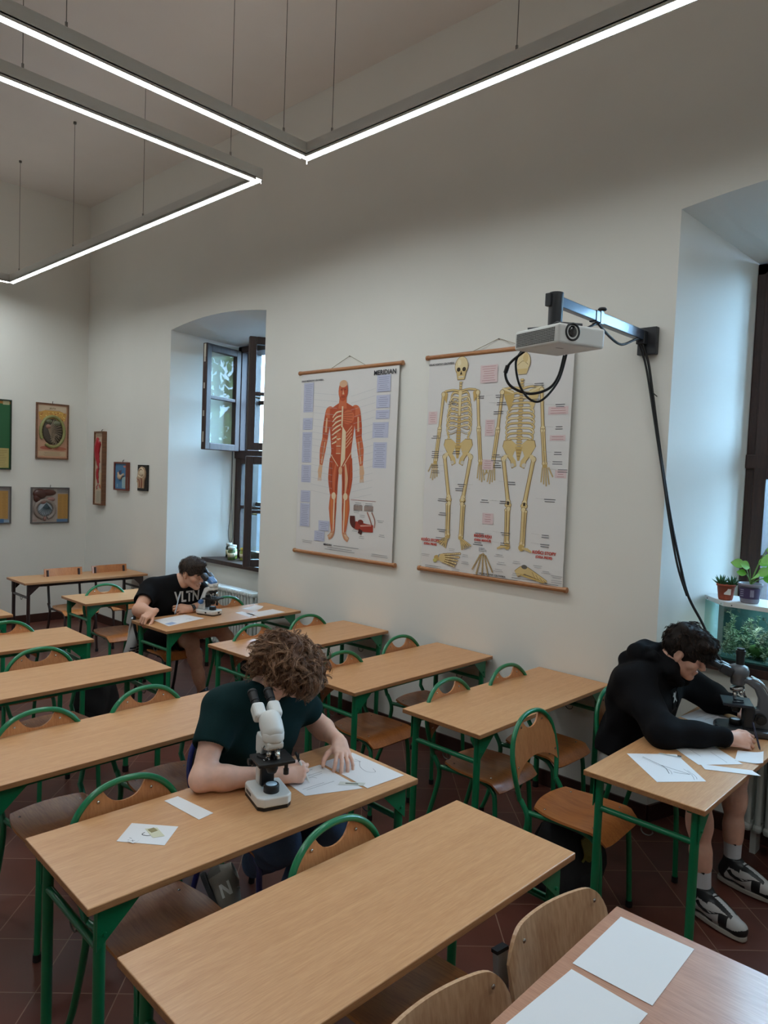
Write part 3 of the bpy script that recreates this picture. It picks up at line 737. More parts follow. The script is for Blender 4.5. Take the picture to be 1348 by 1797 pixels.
for k, (x, y) in enumerate(((.40, .33), (.42, .22), (.12, .24), (.2, .19), (.13, .39), (.2, .36))): d.lines(x, y, .075, 2, .013, DK, th=.002, seed=70+k)
d.text('MERIDIAN', .425, 1.478, .052, '2C2C34', bold=.0012); d.text('UKŁAD MIĘŚNIOWY CZŁOWIEKA', -.42, 1.466, .018, '44444C', bold=.0006)
d.text('MERIDIAN', -.16, .088, .022, '2C2C30', bold=.0006).lines(-.1, .088, .32, 1, .02, '55555C').lines(-.24, .066, .45, 2, .016, '55555C', seed=3).lines(-.52, .098, .2, 2, .014, '77777C', seed=4).lines(.34, .062, .2, 2, .014, '77777C', seed=5)
d.build('printed_figure', root, M)
# --- skeleton chart: local x -.60..60, y 0..1.54
root, d, M, sw, H = chart('skeleton chart with front and back views of the bones behind the projector', 5.615, 6.825, 2.825, 1.283, .085)
BN = 'D8BF86'; BN2 = 'C8A968'; BNL = 'E4D2A4'; OUT = '8A6A3A'; DKB = '3A2C1C'; GR = 'B7B6B8'
def bone(d, a, b, w, e):
    mx_ = ((a[0]+b[0])/2, (a[1]+b[1])/2)
    d.limb([a, mx_, b], [w+.004, w+.003, w+.004], OUT); d.ell(a[0], a[1], e+.003, e+.003, OUT); d.ell(b[0], b[1], e+.003, e+.003, OUT)
    d.limb([a, mx_, b], [w, w*.85, w], BN); d.ell(a[0], a[1], e, e, BNL, n=12); d.ell(b[0], b[1], e, e, BNL, n=12)
    d.limb([(a[0]-w*.4, a[1]), (b[0]-w*.4, b[1])], [w*.25, w*.25], BNL)
def skeleton(d, cx, base, back):
    X = lambda v: cx+v; Y = lambda v: base+v
    # spine
    for k in range(26):
        y = .66+k*.0185; w = .017 if k < 8 else .013 if k < 20 else .010
        d.rect(X(-w-.002), Y(y-.002), 2*w+.004, .016, OUT).rect(X(-w), Y(y), 2*w, .0125, BN if back or k > 19 else BN2)
        if back: d.line([(X(-w-.01), Y(y+.006)), (X(w+.01), Y(y+.006))], .004, BN2)
    # ribs
    for k in range(10):
        y = 1.045-.033*k; w = .06+.045*math.sin((k+1.5)/9*PI*.62); 
        for s in (-1, 1):
            p = [(X(s*.012), Y(y+.0)), (X(s*w*.75), Y(y+.008 if not back else y-.004)), (X(s*w*1.02), Y(y-.028)), (X(s*w*.80), Y(y-.052 if k < 8 else y-.07))]
            if not back: p = [(X(s*.012), Y(y+.01)), (X(s*w*.75), Y(y+.018)), (X(s*w*1.02), Y(y-.012)), (X(s*w*.75), Y(y-.04)), (X(s*.018), Y(y-.022))] if k < 8 else [(X(s*w), Y(y)), (X(s*w*.8), Y(y-.04))]
            d.limb(p, [.0075]*len(p), OUT); d.limb(p, [.0052]*len(p), BNL if k % 2 else BN)
            if not back and k < 8: d.limb(p[-2:], [.005, .005], GR)
    if not back: d.limb([(X(0), Y(1.07)), (X(0), Y(1.0)), (X(0), Y(.90))], [.014, .011, .007], BNL)
    # clavicles, scapulae
    for s in (-1, 1):
        d.limb([(X(s*.012), Y(1.072)), (X(s*.07), Y(1.082)), (X(s*.135), Y(1.075))], [.008, .007, .008], OUT); d.limb([(X(s*.012), Y(1.072)), (X(s*.07), Y(1.082)), (X(s*.135), Y(1.075))], [.006, .005, .006], BN)
        sc = [(X(s*a), Y(b)) for a, b in ((.145, 1.08), (.06, 1.06), (.055, 1.02), (.085, .92), (.13, 1.02))]
        if back: d.poly(sc, BN2 if s < 0 else BN); d.limb([(X(s*.06), Y(1.045)), (X(s*.15), Y(1.08))], [.005, .007], BNL)
        else: d.poly([(X(s*a), Y(b)) for a, b in ((.145, 1.08), (.11, 1.06), (.12, .99), (.14, 1.02))], BN2)
        bone(d, (X(s*.150), Y(1.055)), (X(s*.172), Y(.81)), .009, .016)
        bone(d, (X(s*.180), Y(.795)), (X(s*.205), Y(.585)), .006, .010); bone(d, (X(s*.166), Y(.795)), (X(s*.190), Y(.585)), .006, .010)
        d.ell(X(s*.200), Y(.568), .018, .012, BN2)
        for k in range(5):
            a = s*(.184+.011*k); b = s*(.178+.020*k) if k < 4 else s*.262
            e = .44+.012*abs(k-2) if k < 4 else .50
            d.line([(X(a), Y(.56)), (X(b), Y(e))], .009, OUT).line([(X(a), Y(.56)), (X(b), Y(e))], .0062, BN)
    # pelvis
    for s in (-1, 1):
        pv = [(X(s*a), Y(b)) for a, b in ((.012, .70), (.06, .735), (.115, .73), (.125, .69), (.085, .63), (.06, .60), (.045, .55), (.012, .565), (.02, .60), (.045, .63))]
        d.poly([(p[0]+s*.003, p[1]+(.003 if p[1] > Y(.64) else -.003)) for p in pv], OUT); d.poly(pv, BN)
        d.ell(X(s*.045), Y(.57), .016, .014, 'D0CAC0')
        bone(d, (X(s*.115), Y(.61)), (X(s*.064), Y(.325)), .012, .018); d.ell(X(s*.10), Y(.625), .016, .016, BNL)
        d.ell(X(s*.062), Y(.305), .027, .02, OUT).ell(X(s*.062), Y(.305), .024, .017, BN)
        if back: d.rect(X(s*.062-.008), Y(.305), .016, .022, DKB)
        else: d.ell(X(s*.058), Y(.315), .013, .014, BNL).line([(X(s*.07), Y(.29)), (X(s*.082), Y(.305))], .006, DKB)
        bone(d, (X(s*.058), Y(.28)), (X(s*.055), Y(.055)), .0105, .016); bone(d, (X(s*.078), Y(.27)), (X(s*.072), Y(.05)), .0045, .008)
        if back:
            d.ell(X(s*.055), Y(.03), .022, .022, BN2)
            for k in range(4): d.line([(X(s*(.06+.012*k)), Y(.03)), (X(s*(.085+.016*k)), Y(.022-.005*k))], .012, BN)
        else:
            for k in range(5): d.line([(X(s*.058), Y(.042)), (X(s*(.075+.019*k)), Y(-.042+.009*k))], .012, OUT).line([(X(s*.058), Y(.042)), (X(s*(.075+.019*k)), Y(-.042+.009*k))], .0085, BN)
            d.ell(X(s*.056), Y(.04), .018, .014, BN2)
    d.poly([(X(a), Y(b)) for a, b in ((-.028, .69), (.028, .69), (.008, .60), (-.008, .60))], BN2)
    for k in range(3): d.line([(X(-.018+.003*k), Y(.67-.02*k)), (X(.018-.003*k), Y(.67-.02*k))], .004, OUT)
    # skull
    d.ell(X(0), Y(1.245), .058, .068, OUT).ell(X(0), Y(1.245), .055, .065, BNL)
    if back:
        d.limb([(X(0), Y(1.2)), (X(0), Y(1.165))], [.045, .03], BN); d.line([(X(-.04), Y(1.225)), (X(0), Y(1.25)), (X(.04), Y(1.225))], .003, OUT); d.ell(X(.02), Y(1.27), .02, .03, BN)
    else:
        d.limb([(X(0), Y(1.215)), (X(0), Y(1.15))], [.046, .030], OUT); d.limb([(X(0), Y(1.215)), (X(0), Y(1.152))], [.043, .028], BN)
        d.ell(X(-.024), Y(1.222), .016, .015, DKB).ell(X(.024), Y(1.222), .016, .015, DKB); d.poly([(X(0), Y(1.212)), (X(.011), Y(1.185)), (X(-.011), Y(1.185))], DKB)
        d.rect(X(-.022), Y(1.163), .044, .012, 'EFE8D2').line([(X(-.024), Y(1.168)), (X(.024), Y(1.168))], .0025, OUT)
        d.ell(X(-.02), Y(1.27), .016, .022, 'EFE2C0')
skeleton(d, -.285, .215, False); skeleton(d, .215, .205, True)
PK = 'DCC6C6'; PKI = 'B07878'; TX = '55545A'
for k, (x, y, w, h) in enumerate(((-.12, 1.33, .14, .12), (-.565, 1.06, .08, .09), (-.06, .97, .075, .11), (-.07, .74, .09, .07), (-.05, .37, .09, .075), (.42, 1.10, .14, .05), (.44, .935, .11, .035), (.49, .70, .08, .05))):
    d.rect(x, y, w, h, PK).lines(x+.01, y+h-.012, w-.02, max(2, int(h/.016)), .0155, PKI, seed=k)
rnd = random.Random(5)
for k, (x, y) in enumerate(((-.40, 1.21), (-.15, 1.24), (.02, 1.19), (.0, 1.13), (.0, 1.24), (-.53, .97), (-.53, .86), (-.53, .83), (-.53, .76), (-.52, .72), (-.34, .86), (.0, .84), (.0, .80), (.01, .77), (-.45, .52), (-.08, .53), (.08, .53), (.42, .56), (-.44, .42), (-.44, .30), (-.45, .24), (-.11, .30), (-.12, .235), (.1, .32), (.1, .25), (.40, .33), (.4, .27), (.46, 1.16), (.46, 1.02), (.46, .86), (.46, .80), (.50, .75), (.3, 1.3), (.28, 1.2), (-.28, .63), (-.30, .60), (.13, .66))):
    d.lines(x, y, .085, 2, .014, TX, th=.0042, seed=k+3).line([(x+(.0 if x > 0 else .085), y+.002), (x+(-.06 if x > 0 else .14), y+.006)], .0015, 'BAB8B4')
RD = 'C04438'
for (x, y, a, b2) in ((-.04, .272, 'KOŚCI RĘKI', '(OSSA MANUS)'), (-.50, .205, 'KOŚCI STOPY', '(OSSA PEDIS)'), (.44, .205, 'KOŚCI STOPY', '(OSSA PEDIS)')): d.text(a, x, y+.012, .027, RD, bold=.0012).text(b2, x, y-.016, .021, RD, bold=.001)
def ray(d, x, y, ang, ln, n, w):
    for k in range(n): bone(d, (x+math.cos(ang)*ln*k/n, y+math.sin(ang)*ln*k/n), (x+math.cos(ang)*ln*(k+.8)/n, y+math.sin(ang)*ln*(k+.8)/n), w, w*1.3)
# foot from above, hand, foot from the side
d.ell(-.43, .095, .03, .02, BN2).ell(-.40, .11, .022, .016, '8890A0').ell(-.45, .075, .018, .014, 'C8C070')
for k in range(5): ray(d, -.375, .125-.013*k, R(8-5*k), .16-.012*k, 3, .0045)
d.ell(-.385, .10, .03, .03, BN)
for k in range(5): ray(d, -.055+.012*k, .165-.006*abs(k-2), R(-120+15*k), .15 if 0 < k < 4 else .125, 4, .0018)
for k in range(7): d.ell(-.06+.016*(k % 4), .188+.012*(k//4), .008, .007, GR)
d.limb([(.24, .06), (.29, .09), (.33, .085), (.40, .06), (.47, .035)], [.024, .03, .026, .017, .008], OUT); d.limb([(.24, .06), (.29, .09), (.33, .085), (.40, .06), (.47, .035)], [.021, .027, .023, .014, .006], BN); d.ell(.30, .112, .022, .014, '6A665E'); d.line([(.27, .06), (.45, .028)], .012, BN2)
for k in range(4): d.line([(.36+.028*k, .085-.014*k), (.385+.028*k, .045-.006*k)], .003, OUT)
for k, (x, y) in enumerate(((-.34, .17), (-.22, .14), (-.22, .09), (-.58, .11), (-.46, .03), (-.3, .03), (.06, .17), (.08, .12), (.06, .07), (-.2, .2), (.2, .14), (.36, .13), (.42, .1), (.5, .08), (.5, .05), (.25, .01), (.4, .005), (.2, .06))): d.lines(x, y, .08, 2, .012, '85848A', th=.0022, seed=90+k)
d.text('UKŁAD KOSTNY CZŁOWIEKA', -.465, 1.487, .017, '4A4A4E', bold=.0007)
d.lines(-.2, .0, .0, 0, .01, TX).text('UKŁAD KOSTNY CZŁOWIEKA', .05, .028, .016, '3C3C40', bold=.0006).lines(.2, .03, .2, 1, .02, TX).lines(-.2, .014, .55, 1, .01, TX, seed=8).lines(-.56, .03, .16, 2, .012, TX, seed=9).lines(.40, .022, .17, 2, .012, TX, seed=10)
d.build('printed_figure', root, M)

# --- framed anatomical panels
frame_m = wood('panel_frame_wood', (92, 60, 40), (128, 86, 58), .45, axis=2)
gm = mat('grey_frame', (96, 92, 90), .5)
def panel_back(name, label, y0, y1, z0, z1, dep, fm, bgc, fw=.014):
    """on the back wall (x=0): local x runs along +y, y up, z out of the wall"""
    M = Matrix(((0, 0, 1, 0), (1, 0, 0, (y0+y1)/2), (0, 1, 0, z0), (0, 0, 0, 1)))
    return panel(name, label, M, y1-y0, z1-z0, dep, fm, bgc, fw)
def panel_right(name, label, x0, x1, z0, z1, dep, fm, bgc, fw=.014):
    return panel(name, label, Matrix(((1, 0, 0, (x0+x1)/2), (0, 0, -1, 0), (0, 1, 0, z0), (0, 0, 0, 1))), x1-x0, z1-z0, dep, fm, bgc, fw)
def panel(name, label, M, w, h, dep, fm, bgc, fw):
    root = bpy.data.objects.new(name, None); COL.objects.link(root); root.empty_display_size = .1; root.matrix_world = M
    tag(root, label, 'wall panel')
    f = MB()
    for x in (-w/2+fw/2, w/2-fw/2): f.box((x, h/2, dep/2+.001), (fw, h, dep))
    for y in (fw/2, h-fw/2): f.box((0, y, dep/2+.001), (w-2*fw, fw, dep))
    f.build('frame', fm, root)
    b = MB(); b.box((0, h/2, dep-.018), (w-2*fw, h-2*fw, .008)); b.build('backing', mat('panel_'+bgc, bgc, .5), root)
    k = MB(); k.tube([(0, h-.006, .012), (0, h+.016, .012), (.006, h+.024, .006), (.006, h+.026, 0)], .004, 6); k.build('hanger', wire_m, root)
    return root
def relief(root, name, parts, z, cols):
    """soft raised shapes: (x, y, rx, ry, height, material index)"""
    m = MB()
    for (x, y, rx, ry, hh, mi) in parts: m.mi = mi; m.ball((x, y, z), 1, 14, sc=(rx, ry, hh))
    return m.build(name, [mat('relief_'+c, c, .4) for c in cols], root)
ID = Matrix.Identity(4)
def drawn(root, name, d, z):
    mb = d.mb; F = mb.f; B = [(min(mb.v[i][0] for i in f)-.012, max(mb.v[i][0] for i in f)+.012, min(mb.v[i][1] for i in f)-.012, max(mb.v[i][1] for i in f)+.012) for f in F]
    left = set(range(len(F)))
    while left:                      # every block of print is a part of its own
        q = [left.pop()]; grp = []
        while q:
            a = q.pop(); grp.append(a); near = [b for b in left if B[a][0] < B[b][1] and B[b][0] < B[a][1] and B[a][2] < B[b][3] and B[b][2] < B[a][3]]
            for b in near: left.discard(b)
            q += near
        m = MB()
        for a in sorted(grp): m.mi = mb.m[a]; m.add([(p[0], p[1], p[2]+z) for p in (mb.v[i] for i in F[a])], [tuple(range(len(F[a])))])
        m.build(name, [pm(c) for c in d.cols], root)
# green chart with pink model, cut by the photo edge
r = panel_back('anatomy_panel', 'dark green framed panel cut off by the left photo edge, upper one', -1.60, -.912, 1.855, 2.672, .03, mat('dark_green_frame', (30, 44, 30), .5), '1F5A32')
d = Draw(); w, h = .688, .817; d.rect(-.33, h-.05, .66, .03, 'B07A3C').rect(.25, h-.06, .07, .045, 'B8B48C'); d.rect(-.05, .02, .37, .23, 'B5A468').lines(.0, .22, .12, 10, .02, '6A5C34', seed=1).lines(.16, .22, .14, 10, .02, '6A5C34', seed=2); drawn(r, 'legend', d, .0165)
relief(r, 'model', [(.03, .40, .11, .14, .03, 0), (-.1, .5, .12, .2, .04, 0), (.0, .47, .05, .06, .05, 1)], .03, ['C08A76', 'A05A4C'])
# intestine panel
r = panel_back('anatomy_panel', 'brown framed panel with an intestine relief, at the top of the back wall', -.632, -.245, 2.0, 2.678, .032, frame_m, 'BF9478')
w, h = .387, .678; d = Draw(); d.rect(-.165, h-.105, .33, .075, 'CBB79C').text('JELITA', 0, h-.062, .026, '5A4636', bold=.0006).lines(-.1, h-.085, .2, 1, .02, '6A5644')
d.poly([(-.17, .56), (-.09, .59), (.09, .59), (.17, .56), (.15, .47), (-.15, .47)], 'C99A4E')
rr = random.Random(3)
for k in range(70): d.ell(-.15+.3*rr.random(), .48+.09*rr.random(), .008, .006, rr.choice(['D9B45C', 'B4823A', 'E0C67A', 'A4502C']))
d.rect(-.165, .035, .33, .06, 'C3AA8A').lines(-.15, .08, .3, 4, .013, '7A644C', seed=4); d.ell(-.07, .135, .075, .022, 'A8604C').ell(.09, .13, .085, .022, 'B06C54'); drawn(r, 'legend', d, .0185)
m = MB(); m.mi = 0; pts = [(.142*math.cos(t), .335+.185*math.sin(t), .022) for t in [R(-125)+i*R(335)/54 for i in range(55)]]; m.tube(pts, [.017+.005*(i % 2) for i in range(55)], 8)
m.mi = 1; m.ball((0, .335, .018), 1, 14, sc=(.128, .165, .014)); m.mi = 2
for k in range(14): a = R(-80+12*k); m.tube([(-.06, .38, .033), (-.03+.07*math.cos(a), .36+.09*math.sin(a)-.02, .035), (-.01+.125*math.cos(a), .35+.17*math.sin(a)-.02, .028)], [.006, .005, .003], 5)
m.mi = 3; m.ball((-.055, .395, .03), 1, 10, sc=(.03, .03, .02)); m.mi = 4; m.ball((.045, .44, .026), 1, 10, sc=(.055, .035, .016)); m.ball((-.05, .46, .026), 1, 10, sc=(.045, .03, .016)); m.mi = 2
for k in range(9): a = R(20+24*k); m.tube(spline([(.03+.045*math.cos(a), .25+.06*math.sin(a), .03), (.045+.03*math.cos(a+.8), .25+.05*math.sin(a+.8), .032), (.03+.06*math.cos(a+1.4), .25+.07*math.sin(a+1.4), .03)], 3), .006, 5)
m.build('intestine_model', [mat('relief_a', '8E8C58', .4), mat('relief_b', '4A4034', .5), mat('relief_c', '8C7C68', .45), mat('relief_d', '9A7060', .45), mat('relief_e', '6E7058', .4)], r)
# liver panel
r = panel_back('anatomy_panel', 'square panel with a brown liver above a grey gut, lower on the back wall', -.680, -.222, 1.213, 1.653, .03, gm, 'A89C94')
h = .44; d = Draw(); d.rect(.08, h-.07, .14, .05, '8A8684').lines(.09, h-.04, .12, 2, .014, '4C4844'); d.rect(.09, .05, .125, .31, 'B4894A').lines(.10, .33, .045, 16, .018, '7C5A2C', seed=6).lines(.155, .33, .045, 16, .018, '7C5A2C', seed=7); d.rect(.08, .014, .135, .036, '5E7C9C').lines(-.215, .04, .06, 2, .012, '9A5A50'); drawn(r, 'legend', d, .0165)
m = MB(); m.mi = 0; m.ball((-.125, .36, .02), 1, 14, sc=(.085, .062, .028)); m.ball((-.03, .375, .02), 1, 14, sc=(.1, .04, .024)); m.ball((-.16, .315, .02), 1, 12, sc=(.045, .06, .022))
m.mi = 1; pts = [(-.065+.115*math.cos(t), .17+.115*math.sin(t)*.95, .022) for t in [R(-75)+i*R(330)/44 for i in range(45)]]; m.tube(pts, [.02+.004*(i % 2) for i in range(45)], 8)
m.mi = 2; m.ball((-.065, .175, .018), 1, 14, sc=(.088, .09, .014)); m.mi = 3
for k in range(10): a = R(200+16*k); m.tube([(-.05, .24, .03), (-.055+.05*math.cos(a), .20+.05*math.sin(a), .033), (-.06+.088*math.cos(a), .17+.09*math.sin(a), .028)], [.006, .004, .002], 5)
m.mi = 4; m.ball((.0, .295, .024), 1, 12, sc=(.055, .028, .02)); m.ball((-.09, .265, .024), 1, 12, sc=(.04, .03, .02)); m.ball((-.065, .055, .02), 1, 10, sc=(.02, .03, .014))
m.build('liver_and_gut_model', [mat('relief_liver', '4E2C24', .3), mat('relief_gut', '8C8078', .4), mat('relief_inner', 'A6B0B8', .4), mat('relief_vein', '3C5058', .4), mat('relief_stomach', '9A746C', .4)], r)
# legend panel, cut by the edge
r = panel_back('anatomy_panel', 'grey framed panel with an ochre legend at the left photo edge, lower one', -1.36, -.905, 1.215, 1.657, .03, gm, '8C8684')
d = Draw(); d.rect(.03, .06, .165, .33, 'B4894A').lines(.05, .36, .06, 17, .018, '7C5A2C', seed=8).lines(.125, .36, .06, 17, .018, '7C5A2C', seed=9); d.rect(-.21, .014, .36, .045, '4E7094').rect(.15, .016, .06, .03, '8CA0B4'); drawn(r, 'legend', d, .0165)
relief(r, 'organ_model', [(-.1, .25, .1, .14, .03, 0), (-.1, .3, .05, .06, .05, 1)], .02, ['9A8078', '7C4840'])
# tall red leg panel on the window wall
r = panel_right('anatomy_panel', 'tall narrow brown box panel with red leg muscles left of the window',   .315, .548, 1.457, 2.362, .055, frame_m, 'C9B49C', .018)
d = Draw(); d.rect(-.085, .84, .17, .03, 'B09A84').lines(-.08, .855, .15, 2, .012, '5C4C40'); d.rect(-.06, .03, .15, .15, 'B4AC98').lines(-.04, .16, .08, 7, .018, '8A7E6C', seed=11).rect(.055, .2, .035, .2, 'BF9A5C'); drawn(r, 'legend', d, .0415)
m = MB(); m.M = T(-.01, 0, .036) @ Matrix.Diagonal((.8, 1, .35, 1)); m.mi = 0
m.tube(spline([(.03, .80, .03), (-.02, .72, .04), (-.03, .62, .045), (.01, .52, .04), (.03, .46, .03)], 5), [.05]*1+[.075]*8+[.062]*4+[.045]*4+[.03]*4, 12)
m.tube(spline([(.02, .46, .03), (-.02, .40, .04), (-.01, .33, .035), (.01, .27, .025)], 5), [.022]*3+[.034]*8+[.02]*5, 12)
m.tube([(.0, .25, .025), (-.03, .22, .03), (-.05, .20, .02)], [.012, .02, .012], 10); m.tube([(.05, .25, .02), (.07, .21, .02)], [.012, .01], 10)
m.mi = 1; m.tube([(.06, .52, .03), (.06, .44, .03)], [.02, .012], 8); m.tube([(-.02, .27, .03), (0, .22, .03), (-.05, .205, .035)], [.01, .012, .008], 8); m.ball((.05, .79, .03), 1, 10, sc=(.02, .02, .02))
m.build('leg_muscle_model', [mat('relief_red', 'A8202C', .35), mat('relief_white', 'C8BCB0', .4)], r)
# blue box
r = panel_right('anatomy_panel', 'small blue display box in a red-brown frame left of the window', .83, 1.143, 1.662, 1.995, .046, mat('red_brown_frame', (112, 58, 48), .5), '4C7CA4', .018)
d = Draw(); d.rect(.03, .03, .13, .13, '9DBBC0').lines(.045, .14, .09, 7, .016, '6A8488', seed=12).rect(.06, .27, .06, .022, 'C47870').rect(-.1, .035, .03, .04, '8AA8BC'); drawn(r, 'legend', d, .0325)
m = MB(); m.M = T(0, 0, .024) @ Matrix.Diagonal((.9, 1, .5, 1)); m.mi = 0; m.tube(spline([(-.06, .21, .03), (-.04, .165, .035), (.0, .155, .035), (.05, .18, .03), (.09, .19, .03)], 5), [.02]*4+[.03]*8+[.016]*9, 10); m.mi = 1; m.tube([(-.03, .2, .035), (-.025, .235, .035)], .008, 8); m.tube([(.01, .2, .035), (.02, .24, .035)], .008, 8); m.mi = 2; m.ball((-.04, .145, .03), 1, 10, sc=(.02, .015, .02))
m.build('organ_model', [mat('relief_o1', 'C4A890', .4), mat('relief_o2', '6C4450', .4), mat('relief_o3', 'A84C44', .4)], r)
# head section on a black board
root = bpy.data.objects.new('head_section_model', None); COL.objects.link(root); root.matrix_world = Matrix(((1, 0, 0, 1.475), (0, 0, -1, -.001), (0, 1, 0, 1.677), (0, 0, 0, 1))); root.empty_display_size = .1
tag(root, 'head cross section model on a black board left of the window', 'wall panel')
b = MB(); b.box((0, .147, .012), (.215, .294, .024), bev=.003); b.build('board', mat('black_board', (20, 19, 18), .4), root)
m = MB(); m.mi = 0
prof = [(-.075, .03), (-.07, .085), (-.095, .10), (-.085, .125), (-.1, .14), (-.082, .165), (-.078, .2), (-.05, .25), (0, .275), (.055, .262), (.085, .215), (.085, .16), (.06, .115), (.05, .03)]
m.prism(prof, .024, .04)
m.mi = 1; m.tube(spline([(-.055, .18, .04), (-.035, .235, .04), (.01, .252, .04), (.055, .23, .04), (.062, .18, .04), (.03, .15, .04), (-.03, .16, .04)], 5, True), .009, 8, True)
m.ball((.005, .2, .04), 1, 12, sc=(.045, .035, .008)); m.mi = 2; m.tube(spline([(-.07, .13, .04), (-.04, .12, .041), (-.025, .09, .041), (-.03, .04, .04)], 5), .008, 8); m.tube(spline([(.015, .15, .041), (.025, .1, .041), (.02, .035, .041)], 5), .010, 8)
m.build('head_model', [mat('relief_h1', 'B99A7C', .4), mat('relief_h2', 'D2BFA2', .4), mat('relief_h3', '8C5844', .4)], root)
# ---------------------------------------------------------------- projector on its wall arm
white_p = mat('white_plastic', (218, 219, 216), .4, spec=.5)
lens_m = mat('dark_lens_glass', (14, 16, 24), .06, coat=1.)
arm_m = mat('anthracite_arm', (52, 60, 76), .3, metal=.5, coat=.3)
anth = mat('anthracite_plastic', (34, 36, 40), .45)
root = thing('projector_wall_mount', 'dark telescopic wall mount holding out the white projector', 'wall mount', (7.24, -.001, 2.80))
m = MB(); m.box((.02, -.02, -.015), (.11, .04, .155), bev=.004); m.build('wall_plate', anth, root)
m = MB(); m.box((0, -.06, 0), (.05, .05, .075), bev=.004); m.build('bracket', anth, root)
m = MB(); m.box((0, -.35, .012), (.042, .62, .058), bev=.004); m.box((.0, -.60, .012), (.047, .03, .064)); m.build('outer_rail', arm_m, root)
m = MB(); m.box((0, -.82, .012), (.035, .40, .049), bev=.003); m.build('inner_rail', arm_m, root)
m = MB(); m.cyl((0, -.56, .04), (0, -.56, .062), .006, 8); m.lathe([(.0, .058), (.02, .058), (.024, .064), (.018, .072), (0, .073)], 16, T(0, -.56, 0)); m.build('clamp_knob', anth, root)
m = MB(); m.tube([(.0, -1.03, -.15), (.0, -1.03, .05)], .034, 18); m.box((-.02, -1.06, .015), (.03, .025, .06), bev=.003); m.build('column', anth, root)
m = MB()
for a in (20, 110, 200, 290):
    c, s_ = math.cos(R(a)), math.sin(R(a)); m.tube([(.02, -1.03, -.145), (.02+.07*c, -1.03+.07*s_, -.15), (.02+.12*c, -1.03+.12*s_, -.168)], .011, 8)
m.build('projector_mount', anth, root)
root = thing('projector', 'white ceiling style projector with round lens, hung from the dark wall arm', 'projector', (7.325, -1.14, 2.555), R(-22))
m = MB(); m.M = RY(R(2)); m.box((0, 0, .047), (.325, .255, .088), bev=.012, seg=3); m.build('housing', white_p, root)
m = MB(); m.M = RY(R(2))
for k in range(26):
    for j in range(9): m.box((-.14+.0108*k, -.1275, .018+.0068*j), (.0068, .004, .0042))
m.build('vent_grille', mat('vent_dark', (70, 70, 68), .6), root)
m = MB(); m.M = T(.162, -.055, .052) @ RY(R(92)); m.lathe([(.0, -.004), (.0395, -.004), (.0395, .005), (.033, .008), (.029, -.0), (.0, -.002)], 28); lr = m.build('lens_ring', black_m, root)
m = MB(); m.M = T(.164, -.055, .052) @ RY(R(92)); m.lathe([(.0, .004), (.014, .003), (.026, .0)], 24); m.build('lens', lens_m, lr)
m = MB(); m.box((.07, -.03, .0025), (.055, .04, .003)); m.build('bottom_cover', mat('grey_plastic', (150, 148, 146), .5), root)
m = MB(); m.box((-.0, .02, .094), (.2, .15, .012), bev=.004); m.tube([(-.1, -.1, .1), (-.05, -.02, .108), (.06, -.06, .106), (.11, .04, .1)], .009, 8); m.build('mount_bracket', anth, root)
cab = mat('black_cable', (20, 20, 21), .55)
m = MB(); C1 = [(7.235, -.075, 2.79), (7.255, -.045, 2.725), (7.275, -.03, 2.65), (7.304, -.022, 2.487), (7.352, -.018, 2.226), (7.392, -.018, 2.033), (7.449, -.02, 1.777), (7.514, -.015, 1.526), (7.556, .02, 1.349), (7.630, .06, 1.197), (7.705, .10, 1.029), (7.785, .13, .925), (7.86, .15, .80)]
m.tube(spline(C1, 8), .0075, 8)
m.tube(spline([(x-.006-.006*math.sin(i), y-.010, z-.01) for i, (x, y, z) in enumerate(C1[:8])]+[(7.552, .012, 1.349)], 8), .006, 8)
m.tube([(7.306, -.028, 2.49), (7.336, -.034, 2.465)], .003, 6)
tag(m.build('power_cable', cab), 'pair of black cables running from the wall plate down toward the aquarium', 'cable')
m = MB(); m.tube(spline([(7.24, -.08, 2.79), (7.26, -.2, 2.765), (7.255, -.35, 2.715), (7.25, -.48, 2.735), (7.25, -.62, 2.78)], 8), .007, 8); m.tube(spline([(7.25, -.62, 2.785), (7.24, -.72, 2.74), (7.24, -.85, 2.69)], 6), .006, 8)
tag(m.build('power_cable', cab), 'black cable sagging under the blue-black projector arm', 'cable')
m = MB(); m.tube(spline([(7.26, -.965, 2.565), (7.24, -.98, 2.46), (7.21, -1.02, 2.40), (7.15, -1.09, 2.375), (7.08, -1.14, 2.41), (7.06, -1.16, 2.47), (7.09, -1.16, 2.52), (7.16, -1.14, 2.575)], 8), .0065, 8)
m.tube([(7.06, -1.16, 2.47), (7.072, -1.16, 2.505)], .0105, 8)
m.tube(spline([(7.28, -.98, 2.565), (7.255, -1.0, 2.44), (7.20, -1.05, 2.345), (7.16, -1.10, 2.35), (7.12, -1.13, 2.42), (7.11, -1.15, 2.52), (7.14, -1.14, 2.58)], 8), .0055, 8)
tag(m.build('signal_cable', cab), 'two black cable loops dangling below the projector in front of the skeleton chart', 'cable')

